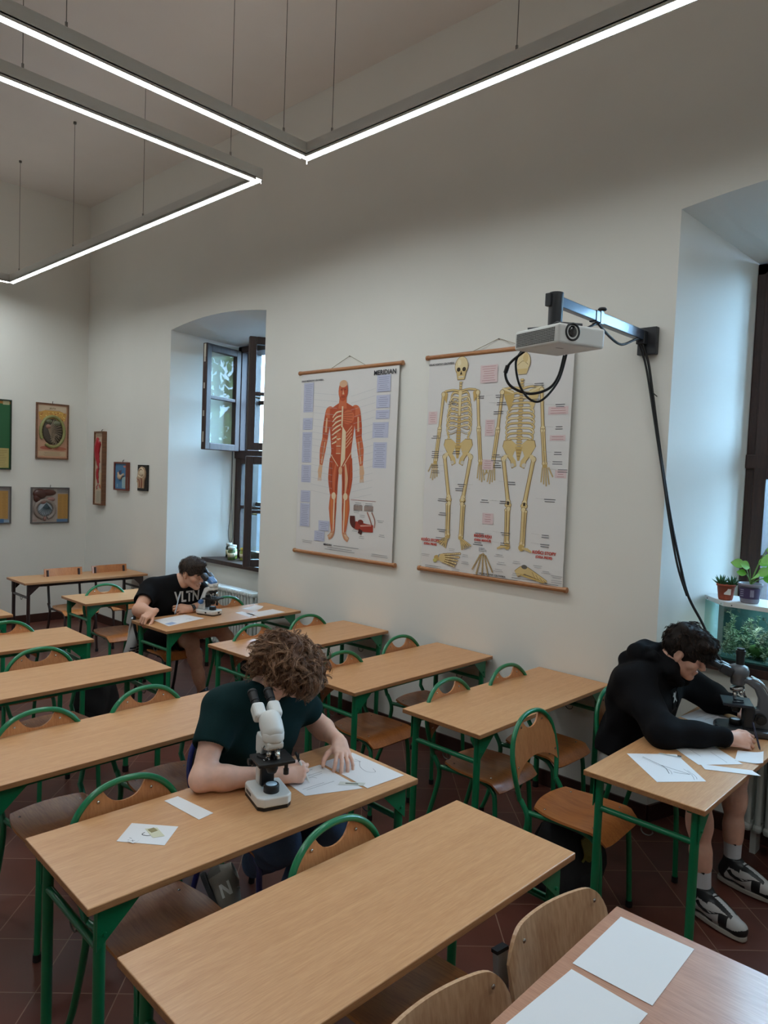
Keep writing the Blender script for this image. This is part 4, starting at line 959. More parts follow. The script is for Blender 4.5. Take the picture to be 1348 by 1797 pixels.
# ---------------------------------------------------------------- radiators in the niches
rad_m = mat('white_radiator_enamel', (206, 210, 206), .4, coat=.2)
def radiator(label, x0, n, y, z0, z1, pitch=.05, cols=3):
    root = thing('radiator', label, 'radiator', (x0, y, z0), 0)
    for k in range(n):
        m = MB(); x = pitch*(k+.5); h = z1-z0
        for c in range(cols):
            yy = (c-(cols-1)/2)*.05; m.tube([(x, yy, .0+.03), (x, yy, h-.03)], .0155, 8)
        for z in (.025, h-.025): m.box((x, 0, z), (pitch*.9, .05*cols-.005, .05), bev=.018, seg=2)
        m.build('section', rad_m, root)
    m = MB(); m.tube([(-.03, 0, h-.05), (.005, 0, h-.05)], .012, 8); m.tube([(-.03, 0, h-.05), (-.03, .12, h-.05)], .012, 8); m.build('valve', rad_m, root)
    for xx in (pitch, pitch*(n-1)):
        m = MB(); m.box((xx, .02, -z0/2), (.03, .08, z0)); m.build('foot', rad_m, root)
    return root
radiator('white column radiator below the open left window', 2.22, 23, .20, .15, .755)
radiator('white column radiator behind the desk of the person in the black hoodie', 7.90, 20, .105, .13, .74)

# ---------------------------------------------------------------- left window sill
def jar(label, x, y, r, h, body, lid, glassy=True):
    root = thing('jar', label, 'jar', (x, y, ZS), 0, 'specimen jars on the window sill')
    m = MB(); m.lathe([(0, .001), (r*.95, .001), (r, .008), (r, h*.75), (r*.8, h*.86), (r*.8, h)], 18); m.build('glass_body', body, root)
    m = MB(); m.lathe([(0, h+.014), (r*.86, h+.014), (r*.88, h+.01), (r*.88, h-.012), (0, h-.012)], 18); m.build('lid', lid, root)
    m = MB(); m.lathe([(r*1.01, h*.25), (r*1.01, h*.6)], 18); m.build('paper_label', mat('yellowed_paper', (214, 206, 170), .7), root)
gr = mat('green_jar_liquid', (70, 92, 40), .1, coat=.8); yl = mat('yellow_green_jar_liquid', (150, 156, 70), .1, coat=.8); dkj = mat('dark_green_jar', (30, 40, 26), .08, coat=.8)
wl = mat('white_lid', (216, 218, 212), .4); yd = mat('yellow_lid', (206, 178, 60), .4)
jar('dark green jar with white lid, leftmost in the row on the sill', 2.30, .60, .038, .15, dkj, wl)
jar('yellow green jar with white lid, second from the left on the sill', 2.42, .57, .045, .14, yl, wl)
jar('green jar with white lid, in front in the row on the sill', 2.49, .50, .042, .13, gr, wl)
jar('low jar with yellow lid beside the white flower pot on the sill', 2.58, .60, .045, .12, yl, yd)
def plantpot(name, label, x, y, z, r, h, potm, fill):
    root = thing(name, label, 'plant', (x, y, z), 0)
    m = MB(); m.lathe([(0, .001), (r*.72, .001), (r*.78, .01), (r*.95, h*.86), (r*1.04, h*.86), (r*1.04, h), (r*.93, h), (r*.9, h*.88), (0, h*.88)], 22); m.build('pot', potm, root)
    m = MB(); m.lathe([(0, h*.9), (r*.92, h*.885)], 16); m.build('soil', mat('potting_soil', (52, 40, 32), .95, bump=.8, bscale=90), root)
    fill(root, r, h); return root
leafA = mat('bright_green_leaf', (126, 186, 78), .4, var=.12, scale=20, coat=.2); leafB = mat('dark_succulent_leaf', (48, 96, 58), .35, var=.2, scale=30)
def leafblade(m, p, d, up, ln, wd, droop=.3, cup=.15):
    d = Vector(d).normalized(); side = d.cross(Vector(up)).normalized(); n = side.cross(d)
    g = []
    for i in range(8):
        t = i/7; w = wd*math.sin(min(1, t*1.05)*PI)**.7 if 0 < t < 1 else .0008
        c = Vector(p)+d*ln*t-n*(-droop*ln*t*t*-1)
        g.append([c-side*w+n*cup*w, c-side*w*.5, c, c+side*w*.5, c+side*w+n*cup*w])
    m.sheet(g, .0012)
def aloe(root, r, h):
    rnd = random.Random(4)
    for (cx, cy) in ((-.028, 0), (.03, .01)):
        m = MB()
        for k in range(15):
            a = k*2.4; e = R(78-4.2*k); dr = Vector((math.cos(a)*math.cos(e), math.sin(a)*math.cos(e), math.sin(e))); b = Vector((cx, cy, h*.9))
            m.tube([b, b+dr*.03, b+dr*.058+Vector((0, 0, .004))], [.0065, .0055, .0006], 6)
        m.build('rosette', leafB, root)
plantpot('potted_succulent', 'small terracotta pot with two spiky succulents on the aquarium lid', 7.668, .295, 1.3175, .05, .092, mat('terracotta_pot', (158, 72, 46), .7), aloe)
def broad(root, r, h):
    rnd = random.Random(9); st = MB()
    spots = [(-.06, -.02, .10, .05), (-.01, -.03, .09, .045), (.03, -.03, .035, .045), (-.045, .0, .05, .035), (.06, .0, .06, .05), (.09, -.02, .14, .06), (.12, .02, .085, .055), (.13, -.01, .20, .065), (.10, .04, .03, .05), (.15, .03, .045, .055), (.05, .04, .11, .045)]
    for k, (dx, dy, dz, ln) in enumerate(spots):
        p = Vector((dx*.55, dy*.55, h+dz)); st.tube(spline([(0, 0, h*.9), (dx*.25, dy*.25, h+dz*.5), p], 4), .0022, 6)
        m = MB(); a = math.atan2(dy, dx)+rnd.uniform(-.5, .5); d = Vector((dx if abs(dx) > .02 else -.03, dy-.02, .01+.02*rnd.random()))
        leafblade(m, p, d, (.25, -.85, .55), ln*1.45, ln*.60, .2); m.build('leaf', leafA, root)
    st.build('stem', mat('stem_green', (110, 150, 70), .5), root)
pp = plantpot('potted_plant', 'grey-rimmed pot with round bright green leaves on the aquarium lid', 7.797, .295, 1.3175, .062, .112, mat('grey_plastic_pot', (128, 124, 136), .5), broad)
m = MB(); 
for i in range(15):
    a0, a1 = R(-140+i*8), R(-132+i*8); 
    m.add([(.0565*math.cos(a0), .0565*math.sin(a0), .028), (.0565*math.cos(a1), .0565*math.sin(a1), .028), (.0615*math.cos(a1), .0615*math.sin(a1), .088), (.0615*math.cos(a0), .0615*math.sin(a0), .088)], [(0, 1, 2, 3)], True)
m.build('label', mat('purple_pot_label', (66, 52, 86), .5), pp)
lb = MB()
for i in range(4):
    lb.add([(-.036+.0*i, -.0515, .075-.011*i), (-.016, -.0605, .075-.011*i), (-.016, -.0605, .078-.011*i), (-.036, -.0515, .078-.011*i)], [(0, 1, 2, 3)])
for i in range(6): lb.add([(.018+.003*i, -.0595+.0016*i, .04), (.0198+.003*i, -.0588+.0016*i, .04), (.0198+.003*i, -.0608+.0016*i, .08), (.018+.003*i, -.0615+.0016*i, .08)], [(0, 1, 2, 3)])
lb.build('label_print', mat('label_print_white', (170, 164, 182), .5), pp)
sp = bpy.data.objects['potted_succulent']; m = MB(); m.box((.022, -.0475, .045), (.036, .002, .034), M=RX(R(-8))); m.build('price_sticker', mat('white_sticker', (214, 210, 206), .5), sp)

# ---------------------------------------------------------------- aquarium on the right sill
root = thing('aquarium', 'glass aquarium full of water plants with a white lid on the right window sill', 'aquarium', (7.695, .20, ZS+.0005))
ag = glass('aquarium_glass', (.88, .97, .95), 1.2); L_, D_, H_ = .92, .30, .305
pts = [(0, 0), (L_, 0), (L_, D_), (-.130, D_), (-.163, .18)]
def ring(poly, z0, z1, mb, th):
    k = len(poly)
    for i in range(k):
        a, b2 = Vector(poly[i]+(0,)), Vector(poly[(i+1) % k]+(0,)); L = (b2-a).length; mid = (a+b2)/2
        mb.box((0, 0, (z0+z1)/2), (L, th, z1-z0), M=T(mid.x, mid.y, 0) @ RZ(math.atan2((b2-a).y, (b2-a).x)))
for i in range(5):
    m = MB(); k = [pts[i], pts[(i+1) % 5]]; a, b2 = Vector(k[0]+(0,)), Vector(k[1]+(0,)); mid = (a+b2)/2
    m.box((0, 0, .02+H_/2), ((b2-a).length, .005, H_-.005), M=T(mid.x, mid.y, 0) @ RZ(math.atan2((b2-a).y, (b2-a).x))); m.build('glass_pane', ag, root)
m = MB(); m.prism(pts, .001, .022); m.build('base', black_m, root)
m = MB(); m.prism([(-.004, -.006), (L_+.006, -.006), (L_+.006, D_+.006), (-.134, D_+.006), (-.170, .180)], H_+.018, H_+.042); m.build('lid', white_p, root)
for x, y in ((.04, -.007), (-.024, .019), (-.145, .152), (.3, -.007)):
    m = MB(); m.ball((x, y, H_+.028), .004, 8); m.build('lid_screw', wire_m, root)
m = MB(); m.prism([(.004, .008), (L_-.008, .008), (L_-.008, D_-.008), (-.124, D_-.008), (-.152, .18)], .022, .03); m.prism([(-.12, D_-.012), (L_-.008, D_-.012), (L_-.008, D_-.009), (-.12, D_-.009)], .03, H_-.01); m.build('back_sheet', mat('aquarium_backdrop', (40, 78, 76), .7, var=.3, scale=14), root)
m = MB(); rnd = random.Random(12)
for k in range(95):
    y0 = rnd.uniform(.03, D_-.04); x0 = rnd.uniform(.03-.8*min(y0, .18), L_-.03); z = .03; p = [(x0, y0, z)]
    hh = rnd.uniform(.1, .25)
    for i in range(4): p.append((x0+rnd.uniform(-.03, .03), min(D_-.02, max(.012, y0+rnd.uniform(-.03, .03))), z+hh*(i+1)/4))
    m.mi = rnd.choice([0, 0, 1, 2]); S = spline(p, 5); m.tube(S, .0018, 5)
    for q in S[2:]:
        for j in range(5):
            a = rnd.random()*6.28; e = rnd.uniform(-.3, .9); ln = rnd.uniform(.012, .028); d = Vector((math.cos(a)*math.cos(e), math.sin(a)*math.cos(e), math.sin(e))); sd = d.orthogonal().normalized()*.0026
            if not .008 < q.y+d.y*ln < D_-.015: continue
            m.add([q, q+d*ln*.5+sd, q+d*ln, q+d*ln*.5-sd], [(0, 1, 2, 3)])
tag(m.build('water_plants', [mat('water_plant_a', (84, 116, 84), .5), mat('water_plant_b', (136, 152, 122), .5), mat('water_plant_c', (54, 84, 62), .5)], root), kind='stuff')
m = MB(); m.ball((.16, .12, .075), .05, 14, sc=(1.2, 1, .8)); m.build('moss_ball', mat('moss', (54, 92, 36), .9, bump=1, bscale=120), root)
m = MB(); m.box((.46, .1, .1), (.05, .05, .14), bev=.008); m.build('filter', black_m, root)
lt = bpy.data.lights.new('aquarium_lamp', 'AREA'); lt.shape = 'RECTANGLE'; lt.size = .8; lt.size_y = .12; lt.energy = 4.0; lt.color = (.74, .88, 1.0)
lo = bpy.data.objects.new('aquarium_lamp', lt); COL.objects.link(lo); lo.location = (.45, .15, H_+.012); lo.parent = root

# ---------------------------------------------------------------- papers and small things on the desks
paper_m = mat('white_paper', (226, 226, 228), .7)
ink_m = mat('pencil_lines', (96, 96, 104), .7); inkd = mat('dark_pencil', (50, 50, 54), .7)
def paper(label, corners, z, curl=0., draw=None, name='paper_sheet', mtl=None, group=None):
    P = [Vector((c[0], c[1], 0)) for c in corners]; ctr = sum(P, Vector())/4
    g = []; N = 8
    for i in range(N+1):
        row = []
        for j in range(N+1):
            u, v = j/N, i/N; p = (P[0]*(1-u)+P[1]*u)*(1-v)+(P[3]*(1-u)+P[2]*u)*v-ctr
            p.z = .0006+curl*max(0, u-.6)**2*3; row.append(p)
        g.append(row)
    m = MB(); m.sheet(g, .0004); o = m.build(name, mtl or paper_m); o.location = (ctr.x, ctr.y, z); tag(o, label, 'paper', group)
    if draw:
        d = MB(); ex = (P[1]-P[0]); ey = (P[3]-P[0])
        for pl in draw:
            pts = [P[0]+ex*a+ey*b-ctr+Vector((0, 0, .0014+curl*max(0, a-.6)**2*3)) for a, b in pl[1:]]; d.mi = pl[0]
            S = spline(pts, 5) if len(pts) > 2 else pts; w = .0008 if d.mi == 0 else .0014
            for a_, b_ in zip(S[:-1], S[1:]):
                t = (b_-a_).normalized()*1; nn = Vector((-t.y, t.x, 0))*w; d.add([a_-nn, b_-nn, b_+nn, a_+nn], [(0, 1, 2, 3)])
        d.build('drawing', [ink_m, inkd], o)
    return o
Z0 = DH+.0003
paper('blank white strip of paper left of the white microscope', [(6.755, -2.745), (6.755, -2.690), (6.950, -2.668), (6.958, -2.730)], Z0)
paper('small white sheet with a coloured scribble at the left end of the desk', [(6.906, -2.999), (6.829, -2.907), (6.953, -2.806), (7.030, -2.901)], Z0, 0, [(1, (.48, .62), (.40, .52), (.44, .40), (.56, .42)), (0, (.1, .2), (.16, .3), (.22, .2))])
o = paper('printed coloured note on the small scribbled sheet', [(6.895, -2.895), (6.915, -2.862), (6.98, -2.872), (6.965, -2.905)], Z0+.0012, 0, None, 'printed_note', mat('note_cream', (206, 204, 176), .6))
m = MB(); m.box((-.018, .002, .0014), (.026, .022, .0006)); m.build('printed_patch', mat('note_olive', (140, 128, 84), .6), o)
paper('tiny white slip on the lower corner of the scribbled sheet', [(6.93, -2.975), (6.925, -2.955), (6.950, -2.945), (6.955, -2.968)], Z0+.0012, 0, [(0, (.3, .3), (.7, .7)), (0, (.3, .7), (.7, .3))])
A4 = [(6.872, -2.33), (6.884, -2.102), (7.165, -2.135), (7.057, -2.345)]
paper('white worksheet under the right hand of the curly haired person', [(6.868, -2.315), (6.886, -2.115), (7.160, -2.140), (7.062, -2.345)], Z0, 0, [(0, (.1, .75), (.6, .75)), (0, (.15, .82), (.8, .82)), (0, (.2, .45), (.5, .4), (.6, .5)), (0, (.5, .3), (.85, .3)), (0, (.55, .38), (.8, .38)), (0, (.5, .1), (.75, .1))])
paper('white sheet with a curved pencil line under the left hand at the desk end', [(6.873, -2.098), (6.882, -1.925), (7.187, -1.933), (7.172, -2.127)], Z0+.0002, 0, [(0, (.55, .2), (.7, .25), (.8, .32), (.78, .2)), (0, (.8, .30), (.6, .45), (.55, .62), (.7, .7), (.78, .6))])
o = paper('glass slide with a printed strip between the hands on the worksheet', [(7.075, -2.19), (7.06, -2.165), (7.135, -2.10), (7.148, -2.125)], Z0+.0012, 0, None, 'microscope_slide', mat('slide_print', (200, 204, 196), .3))
m = MB(); m.box((0, 0, .0012), (.05, .008, .0004), M=RZ(R(40))); m.build('label', mat('slide_ink', (96, 100, 90), .5), o)
# desk of the hoodie
sk = [(1, (.12, .25), (.3, .35), (.5, .45), (.72, .40)), (0, (.15, .22), (.4, .36), (.6, .48), (.74, .44)), (1, (.42, .42), (.6, .62), (.74, .78)), (1, (.74, .78), (.70, .60), (.66, .52)), (0, (.55, .78), (.75, .8), (.92, .74)), (0, (.6, .82), (.8, .84), (.9, .80))]
paper('white sheet with a dark pencil sketch nearest the desk corner', [(7.698, -1.011), (7.855, -.845), (8.054, -1.049), (7.916, -1.211)], Z0, 0, [(q[0],)+tuple((b, a) for a, b in q[1:]) for q in sk])
paper('large white sheet half under the forearm in the black sleeve', [(7.728, -.704), (7.943, -.610), (8.10, -.735), (7.969, -.895)], Z0+.0002, .0, [(0, (.7, .3), (.7, .7)), (0, (.3, .2), (.32, .6))])
paper('narrow white strip of paper jutting over the desk edge', [(7.971, -.880), (8.150, -.780), (8.195, -.815), (8.005, -.925)], Z0+.0008, 0)
paper('small folded white paper beside the hand with the pen', [(8.031, -.575), (8.126, -.525), (8.165, -.676), (8.062, -.718)], Z0+.0006, .02)
paper('white worksheet under the grey microscope and black sleeve', [(7.665, -.30), (7.70, -.02), (7.90, -.15), (7.86, -.36)], Z0, 0, [(0, (.2, .3), (.6, .35)), (0, (.3, .5), (.7, .55))])
o = paper('thin glass slide with a dark end beside the pencil sketch', [(7.795, -.905), (7.80, -.89), (7.89, -.865), (7.885, -.88)], Z0+.0015, 0, None, 'microscope_slide', mat('slide_glass', (196, 204, 206), .15))
m = MB(); m.box((.037, .012, .0012), (.016, .013, .0006), M=RZ(R(16))); m.build('dark_end', black_m, o)
# desk of the black T-shirt
paper('white worksheet under the two hands of the person in the black T-shirt', [(3.955, -1.235), (3.90, -.93), (4.12, -.885), (4.215, -1.255)], Z0, 0, [(0, (.3, .5), (.6, .5)), (1, (.75, .6), (.9, .6)), (1, (.8, .7), (.9, .7)), (0, (.2, .3), (.5, .3))])
paper('narrow white strip beside the open booklet near the blue-and-white microscope', [(4.074, -.553), (4.066, -.479), (4.245, -.478), (4.29, -.568)], Z0)
paper('blank white sheet at the wall end of the desk with the blue-and-white microscope', [(4.165, -.505), (4.13, -.205), (4.295, -.20), (4.325, -.5)], Z0)
b = paper('small open booklet with a raised page behind the blank sheet', [(3.963, -.405), (3.93, -.25), (4.04, -.235), (4.10, -.37)], Z0, .03)
o = paper('small light blue card at the corner of the desk with the black T-shirt', [(4.13, -1.24), (4.10, -1.16), (4.155, -1.15), (4.185, -1.22)], Z0+.001, 0, None, 'card', mat('pale_blue_card', (150, 172, 206), .5))
# teacher's desk
paper('blank white sheet nearer the far corner of the reddish desk', [(8.212, -2.457), (8.212, -2.183), (8.408, -2.174), (8.413, -2.454)], DH+.0003)
paper('blank white sheet cut off by the bottom photo edge on the reddish desk', [(8.205, -2.765), (8.221, -2.478), (8.416, -2.486), (8.41, -2.77)], DH+.0003)

# ---------------------------------------------------------------- bags and the jacket
def sdf_blob_bag(name, label, loc, rz, size, mt, extra=None):
    root = thing(name, label, 'bag', loc, rz)
    m = MB(); bm = bmesh.new(); bmesh.ops.create_cube(bm, size=1); bmesh.ops.subdivide_edges(bm, edges=bm.edges[:], cuts=7, use_grid_fill=True)
    vs = []
    for v in bm.verts:
        p = v.co*2; r = (abs(p.x)**5+abs(p.y)**5+abs(p.z)**5)**.2; p = p/max(r, .01)
        q = Vector((p.x*size[0]/2*(1-.18*max(0, p.z)), p.y*size[1]/2*(1-.1*max(0, p.z)), (p.z+1)/2*size[2]))
        q += Vector((math.sin(q.z*31+q.y*17), math.sin(q.x*27+q.z*19), 0))*.008*(q.z > .02); vs.append(tuple(q))
    fs = [[v.index for v in f.verts] for f in bm.faces]; bm.free()
    m.add(vs, fs, True); m.build('body', mt, root)
    m = MB(); sx, sy, sz = size; m.tube(spline([(-.03, -.05, sz*.93), (-.03, -.03, sz+.05), (-.03, .03, sz+.05), (-.03, .05, sz*.93)], 5), .008, 8); m.build('top_handle', mt, root)
    for s in (-1, 1):
        m = MB(); m.tube(spline([(-sx*.4, s*sy*.25, sz*.85), (-sx*.58, s*sy*.28, sz*.55), (-sx*.6, s*sy*.33, sz*.2), (-sx*.42, s*sy*.36, .04)], 6), .011, 8); m.build('strap', mt, root)
    m = MB(); m.box((sx*.43, 0, sz*.3), (sx*.16, sy*.62, sz*.36), bev=.03, seg=3); m.build('front_pocket', mt, root)
    return root
bagm = mat('black_bag_fabric', (20, 20, 22), .8, bump=.4, bscale=300)
sdf_blob_bag('backpack', 'black backpack standing on the floor beside the second empty middle desk', (4.03, -1.72, 0), R(-60), (.20, .30, .44), bagm)
bp2 = sdf_blob_bag('backpack', 'black backpack with a yellow lining under the free chair', (7.44, -1.0, 0), R(-15), (.28, .26, .36), bagm)
m = MB(); g = [[(.150+.012*math.sin(i), -.07+.13*j/6*(1-.3*(5-i)/5), .24+.10*i/5+.01*math.sin(j*1.7)) for j in range(7)] for i in range(6)]; m.sheet(g, .01); m.build('yellow_lining', mat('yellow_mesh_fabric', (104, 96, 30), .7, bump=.6, bscale=160), bp2)
# ---------------------------------------------------------------- microscopes
# local frame: optical axis at the origin, the user sits at -x, z = 0 on the desk
silver_m = mat('brushed_silver', (176, 178, 180), .25, metal=1.)
bulb_m = mat('lit_condenser_lens', (150, 180, 200), .1, coat=1., emit=((170, 205, 230), .35))
def turret(root, z, ring=silver_m):
    m = MB(); m.M = T(0, 0, z) @ RY(R(-14)); m.lathe([(0, .012), (.030, .012), (.034, .004), (.034, -.004), (.024, -.012), (0, -.012)], 22); t = m.build('nosepiece', ring, root)
    for k, ln in enumerate((.034, .028, .040, .022)):
        a = R(k*90+25); m = MB(); m.M = T(.002, 0, z) @ RY(R(-14)) @ T(.018*math.cos(a), .018*math.sin(a), -.01) @ Euler((R(16)*math.sin(a)*1, -R(16)*math.cos(a)*1, 0)).to_matrix().to_4x4()
        m.lathe([(0, 0), (.010, 0), (.010, -ln*.55), (.0085, -ln*.6), (.0085, -ln*.8), (.005, -ln), (0, -ln)], 14); m.build('objective', chrome_m, t)
def stage(root, z, w, d, mt):
    m = MB(); m.box((0, 0, z), (d, w, .012), bev=.003); m.box((.0, 0, z-.012), (d*.6, w*.55, .014), bev=.003); s = m.build('stage', mt, root)
    m = MB(); m.box((.008, w*.02, z+.009), (d*.34, .012, .006)); m.box((-.012, -w*.26, z+.009), (.05, .012, .006), M=RZ(R(20))); m.build('slide_clip', mt, s)
    m = MB(); m.box((.01, -.028, z+.0075), (.024, .022, .002)); m.build('slide', paper_m, s)
    m = MB(); m.cyl((.0, w*.40, z-.01), (.0, w*.40, z-.06), .007, 10); m.cyl((.0, w*.40, z-.045), (.0, w*.40, z-.065), .010, 12); m.build('stage_knob', black_m, s)
def knob(root, x, z, hw, mt, r=.022):
    for s in (-1, 1):
        m = MB(); m.cyl((x, s*hw, z), (x, s*(hw+.020), z), r, 20); m.cyl((x, s*(hw+.020), z), (x, s*(hw+.034), z), r*.62, 16); m.build('focus_knob', mt, root)
def condenser(root, zb, zs):
    m = MB(); m.lathe([(0, zb), (.028, zb), (.028, zb+.022), (.025, zb+.028), (.021, zb+.026), (0, zb+.026)], 22); l = m.build('illuminator', black_m, root)
    m = MB(); m.lathe([(0, zb+.0275), (.0205, zb+.027)], 18); m.build('lamp_lens', bulb_m, l)
    m = MB(); m.lathe([(0, zs-.018), (.02, zs-.018), (.022, zs-.034), (.016, zs-.05), (0, zs-.05)], 18); m.build('condenser', black_m, root)
def binocular(root, piv, ang, body, eye, eye_m, boxm=None, ln=.075, rr=.0155):
    """tubes leave the pivot toward -x, raised by ang from the horizontal"""
    M0 = T(*piv) @ RY(R(180+ang))   # local +x runs out along the tubes, local z is flipped
    for s in (-1, 1):
        m = MB(); m.M = M0; m.box((.032, s*.030, .0), (.066, .046, .046), bev=.012, seg=3); m.build('prism_housing', boxm or body, root)
        e = MB(); e.M = M0
        e.tube([(.06, s*.031, 0), (.06+ln*.45, s*.031, 0)], rr*.86, 16); e.tube([(.06+ln*.35, s*.031, 0), (.06+ln, s*.031, 0)], [rr, rr*1.06], 18)
        e.lathe([(rr*1.12, 0), (rr*1.15, .006), (rr*1.0, .013), (rr*.72, .010), (0, .009)], 18, T(.06+ln-.003, s*.031, 0) @ RY(R(90)))
        e.build('eyepiece', eye_m, root)
# white school microscope
root = thing('microscope', 'white binocular microscope with black stage in front of the curly haired person', 'microscope', (7.025, -2.475, DH+.0005), R(-19))
m = MB(); m.M = T(-.035, 0, 0)
m.prism([(-.085, -.055), (-.07, -.066), (.07, -.064), (.09, -.045), (.09, .045), (.07, .064), (-.07, .066), (-.085, .055)], .012, .046); b = m.build('base', white_p, root, .005)
m = MB(); m.M = T(-.035, 0, 0); m.prism([(-.083, -.053), (-.068, -.064), (.068, -.062), (.087, -.044), (.087, .044), (.068, .062), (-.068, .064), (-.083, .053)], .0, .0125); m.build('rubber_foot', black_m, b)
m = MB(); m.box((-.06, -.0655, .028), (.05, .002, .01)); m.build('badge', mat('badge_grey', (80, 80, 84), .4), b)
m = MB(); m.prism([(-.105, -.028), (-.06, -.028), (-.06, .028), (-.105, .028)], .045, .235, M=Matrix.Identity(4)); m.build('arm', white_p, root, .008)
m = MB(); m.prism([(-.105, .16), (-.045, .16), (-.03, .195), (.025, .205), (.034, .215), (.034, .235), (-.09, .235), (-.105, .22)], -.030, .030, M=Matrix(((1, 0, 0, 0), (0, 0, 1, 0), (0, 1, 0, 0), (0, 0, 0, 1)))); m.build('arm_head', white_p, root, .006)
m = MB(); m.box((-.052, 0, .115), (.02, .05, .13), bev=.003); m.build('focus_rack', black_m, root)
stage(root, .165, .135, .115, black_m); condenser(root, .046, .165); turret(root, .205); knob(root, -.075, .135, .032, black_m, .020)
m = MB(); m.lathe([(0, .232), (.037, .232), (.040, .24), (.040, .262), (.036, .268), (0, .268)], 28); m.build('head_ring', white_p, root)
m = MB(); m.M = T(.004, 0, .252) @ RY(R(-46)); m.lathe([(.036, -.012), (.041, .01), (.042, .045), (.039, .072), (.028, .086), (0, .09)], 28); m.build('head', white_p, root)
binocular(root, (-.052, 0, .296), 33, white_p, None, black_m, white_p, .062, .0165)
# blue and white microscope
blue_m = mat('blue_plastic', (78, 122, 178), .3, coat=.4)
root = thing('microscope', 'blue and white microscope in front of the person in the black T-shirt', 'microscope', (4.035, -.75, DH+.0005), R(18))
m = MB(); m.prism([(-.135, -.05), (-.1, -.066), (.045, -.062), (.06, -.045), (.06, .045), (.045, .062), (-.1, .066), (-.135, .05)], .008, .042); b = m.build('base', white_p, root, .008)
m = MB(); m.prism([(-.125, -.048), (-.1, -.06), (.04, -.058), (.055, -.042), (.055, .042), (.04, .058), (-.1, .06), (-.125, .048)], 0, .009); m.build('rubber_foot', black_m, b)
m = MB(); m.box((.062, .0, .024), (.003, .02, .012)); m.ball((-.02, -.066, .024), .009, 10, sc=(1, .5, .8)); m.build('switch', black_m, b)
prof = [(-.135, .04), (-.06, .04), (-.055, .08), (-.062, .13), (-.05, .175), (-.02, .2), (.03, .205), (.032, .23), (-.04, .232), (-.072, .215), (-.105, .14)]
m = MB(); m.prism(prof, -.030, .030, M=Matrix(((1, 0, 0, 0), (0, 0, 1, 0), (0, 1, 0, 0), (0, 0, 0, 1)))); m.build('arm', white_p, root, .008)
stage(root, .135, .135, .12, black_m); condenser(root, .042, .135); turret(root, .19, black_m); knob(root, -.088, .105, .031, blue_m, .020)
m = MB(); m.box((-.048, 0, .11), (.022, .05, .1), bev=.003); m.build('focus_rack', black_m, root)
m = MB(); m.lathe([(0, .23), (.036, .23), (.038, .245), (.034, .258), (0, .258)], 26); m.prism([(-.036, -.034), (.036, -.03), (.03, .03), (-.036, .034)], .245, .262); m.build('head', white_p, root, .004)
m = MB(); m.M = T(.005, 0, .262) @ RY(R(-52)); m.box((.0, 0, .025), (.042, .066, .075), bev=.012, seg=3); m.build('head_cover', blue_m, root)
binocular(root, (-.036, 0, .288), 40, white_p, None, mat('dark_grey_eyepiece', (44, 44, 48), .35), mat('dark_grey_eyepiece', (44, 44, 48), .35), .055, .0165)
# grey research microscope
grey_p = mat('grey_microscope_enamel', (92, 96, 102), .35, coat=.3); dgrey = mat('charcoal_enamel', (40, 42, 46), .4, coat=.2)
root = thing('microscope', 'grey microscope with vertical black photo tube at the person in the black hoodie', 'microscope', (7.935, -.305, DH+.0005), R(24))
m = MB(); m.prism([(-.095, -.035), (-.075, -.075), (0, -.085), (.155, -.075), (.155, .075), (0, .085), (-.075, .075), (-.095, .035)], .0, .035); b = m.build('base', dgrey, root, .012)
m = MB()
for k in range(7): m.box((.03+.009*k, -.05, .0365), (.004, .05, .003))
m.build('cooling_slots', black_m, b)
prof = [(.045, .03), (.15, .03), (.152, .12), (.14, .19), (.105, .245), (.06, .272), (.0, .275), (-.005, .252), (.04, .246), (.075, .222), (.095, .175), (.095, .13), (.05, .125)]
m = MB(); m.prism(prof, -.024, .024, M=Matrix(((1, 0, 0, 0), (0, 0, 1, 0), (0, 1, 0, 0), (0, 0, 0, 1)))); m.build('arm', grey_p, root, .008)
m = MB(); m.tube(spline([(.155, -.018, .15), (.143, -.018, .2), (.107, -.018, .252), (.06, -.018, .276)], 5), .006, 8); m.tube(spline([(.155, .018, .15), (.143, .018, .2), (.107, .018, .252), (.06, .018, .276)], 5), .006, 8); m.build('arm_trim', silver_m, root)
m = MB(); m.box((.055, 0, .085), (.05, .09, .11), bev=.01); m.build('focus_block', dgrey, root)
stage(root, .148, .15, .135, mat('blue_black_stage', (34, 42, 54), .3)); condenser(root, .035, .148); turret(root, .215); knob(root, .105, .085, .026, black_m, .027)
m = MB(); m.lathe([(.03, .235), (.034, .245), (.034, .272), (.048, .285), (.05, .305), (.042, .326), (.02, .336), (0, .338)], 26); m.build('head', grey_p, root)
m = MB(); m.tube([(.005, 0, .325), (.005, 0, .40)], .0195, 18); m.tube([(.005, 0, .385), (.005, 0, .405)], .022, 18); m.tube([(.005, 0, .405), (.005, 0, .415)], .018, 18); m.build('photo_tube', black_m, root)
binocular(root, (-.028, 0, .294), 24, grey_p, None, black_m, dgrey, .066, .0175)
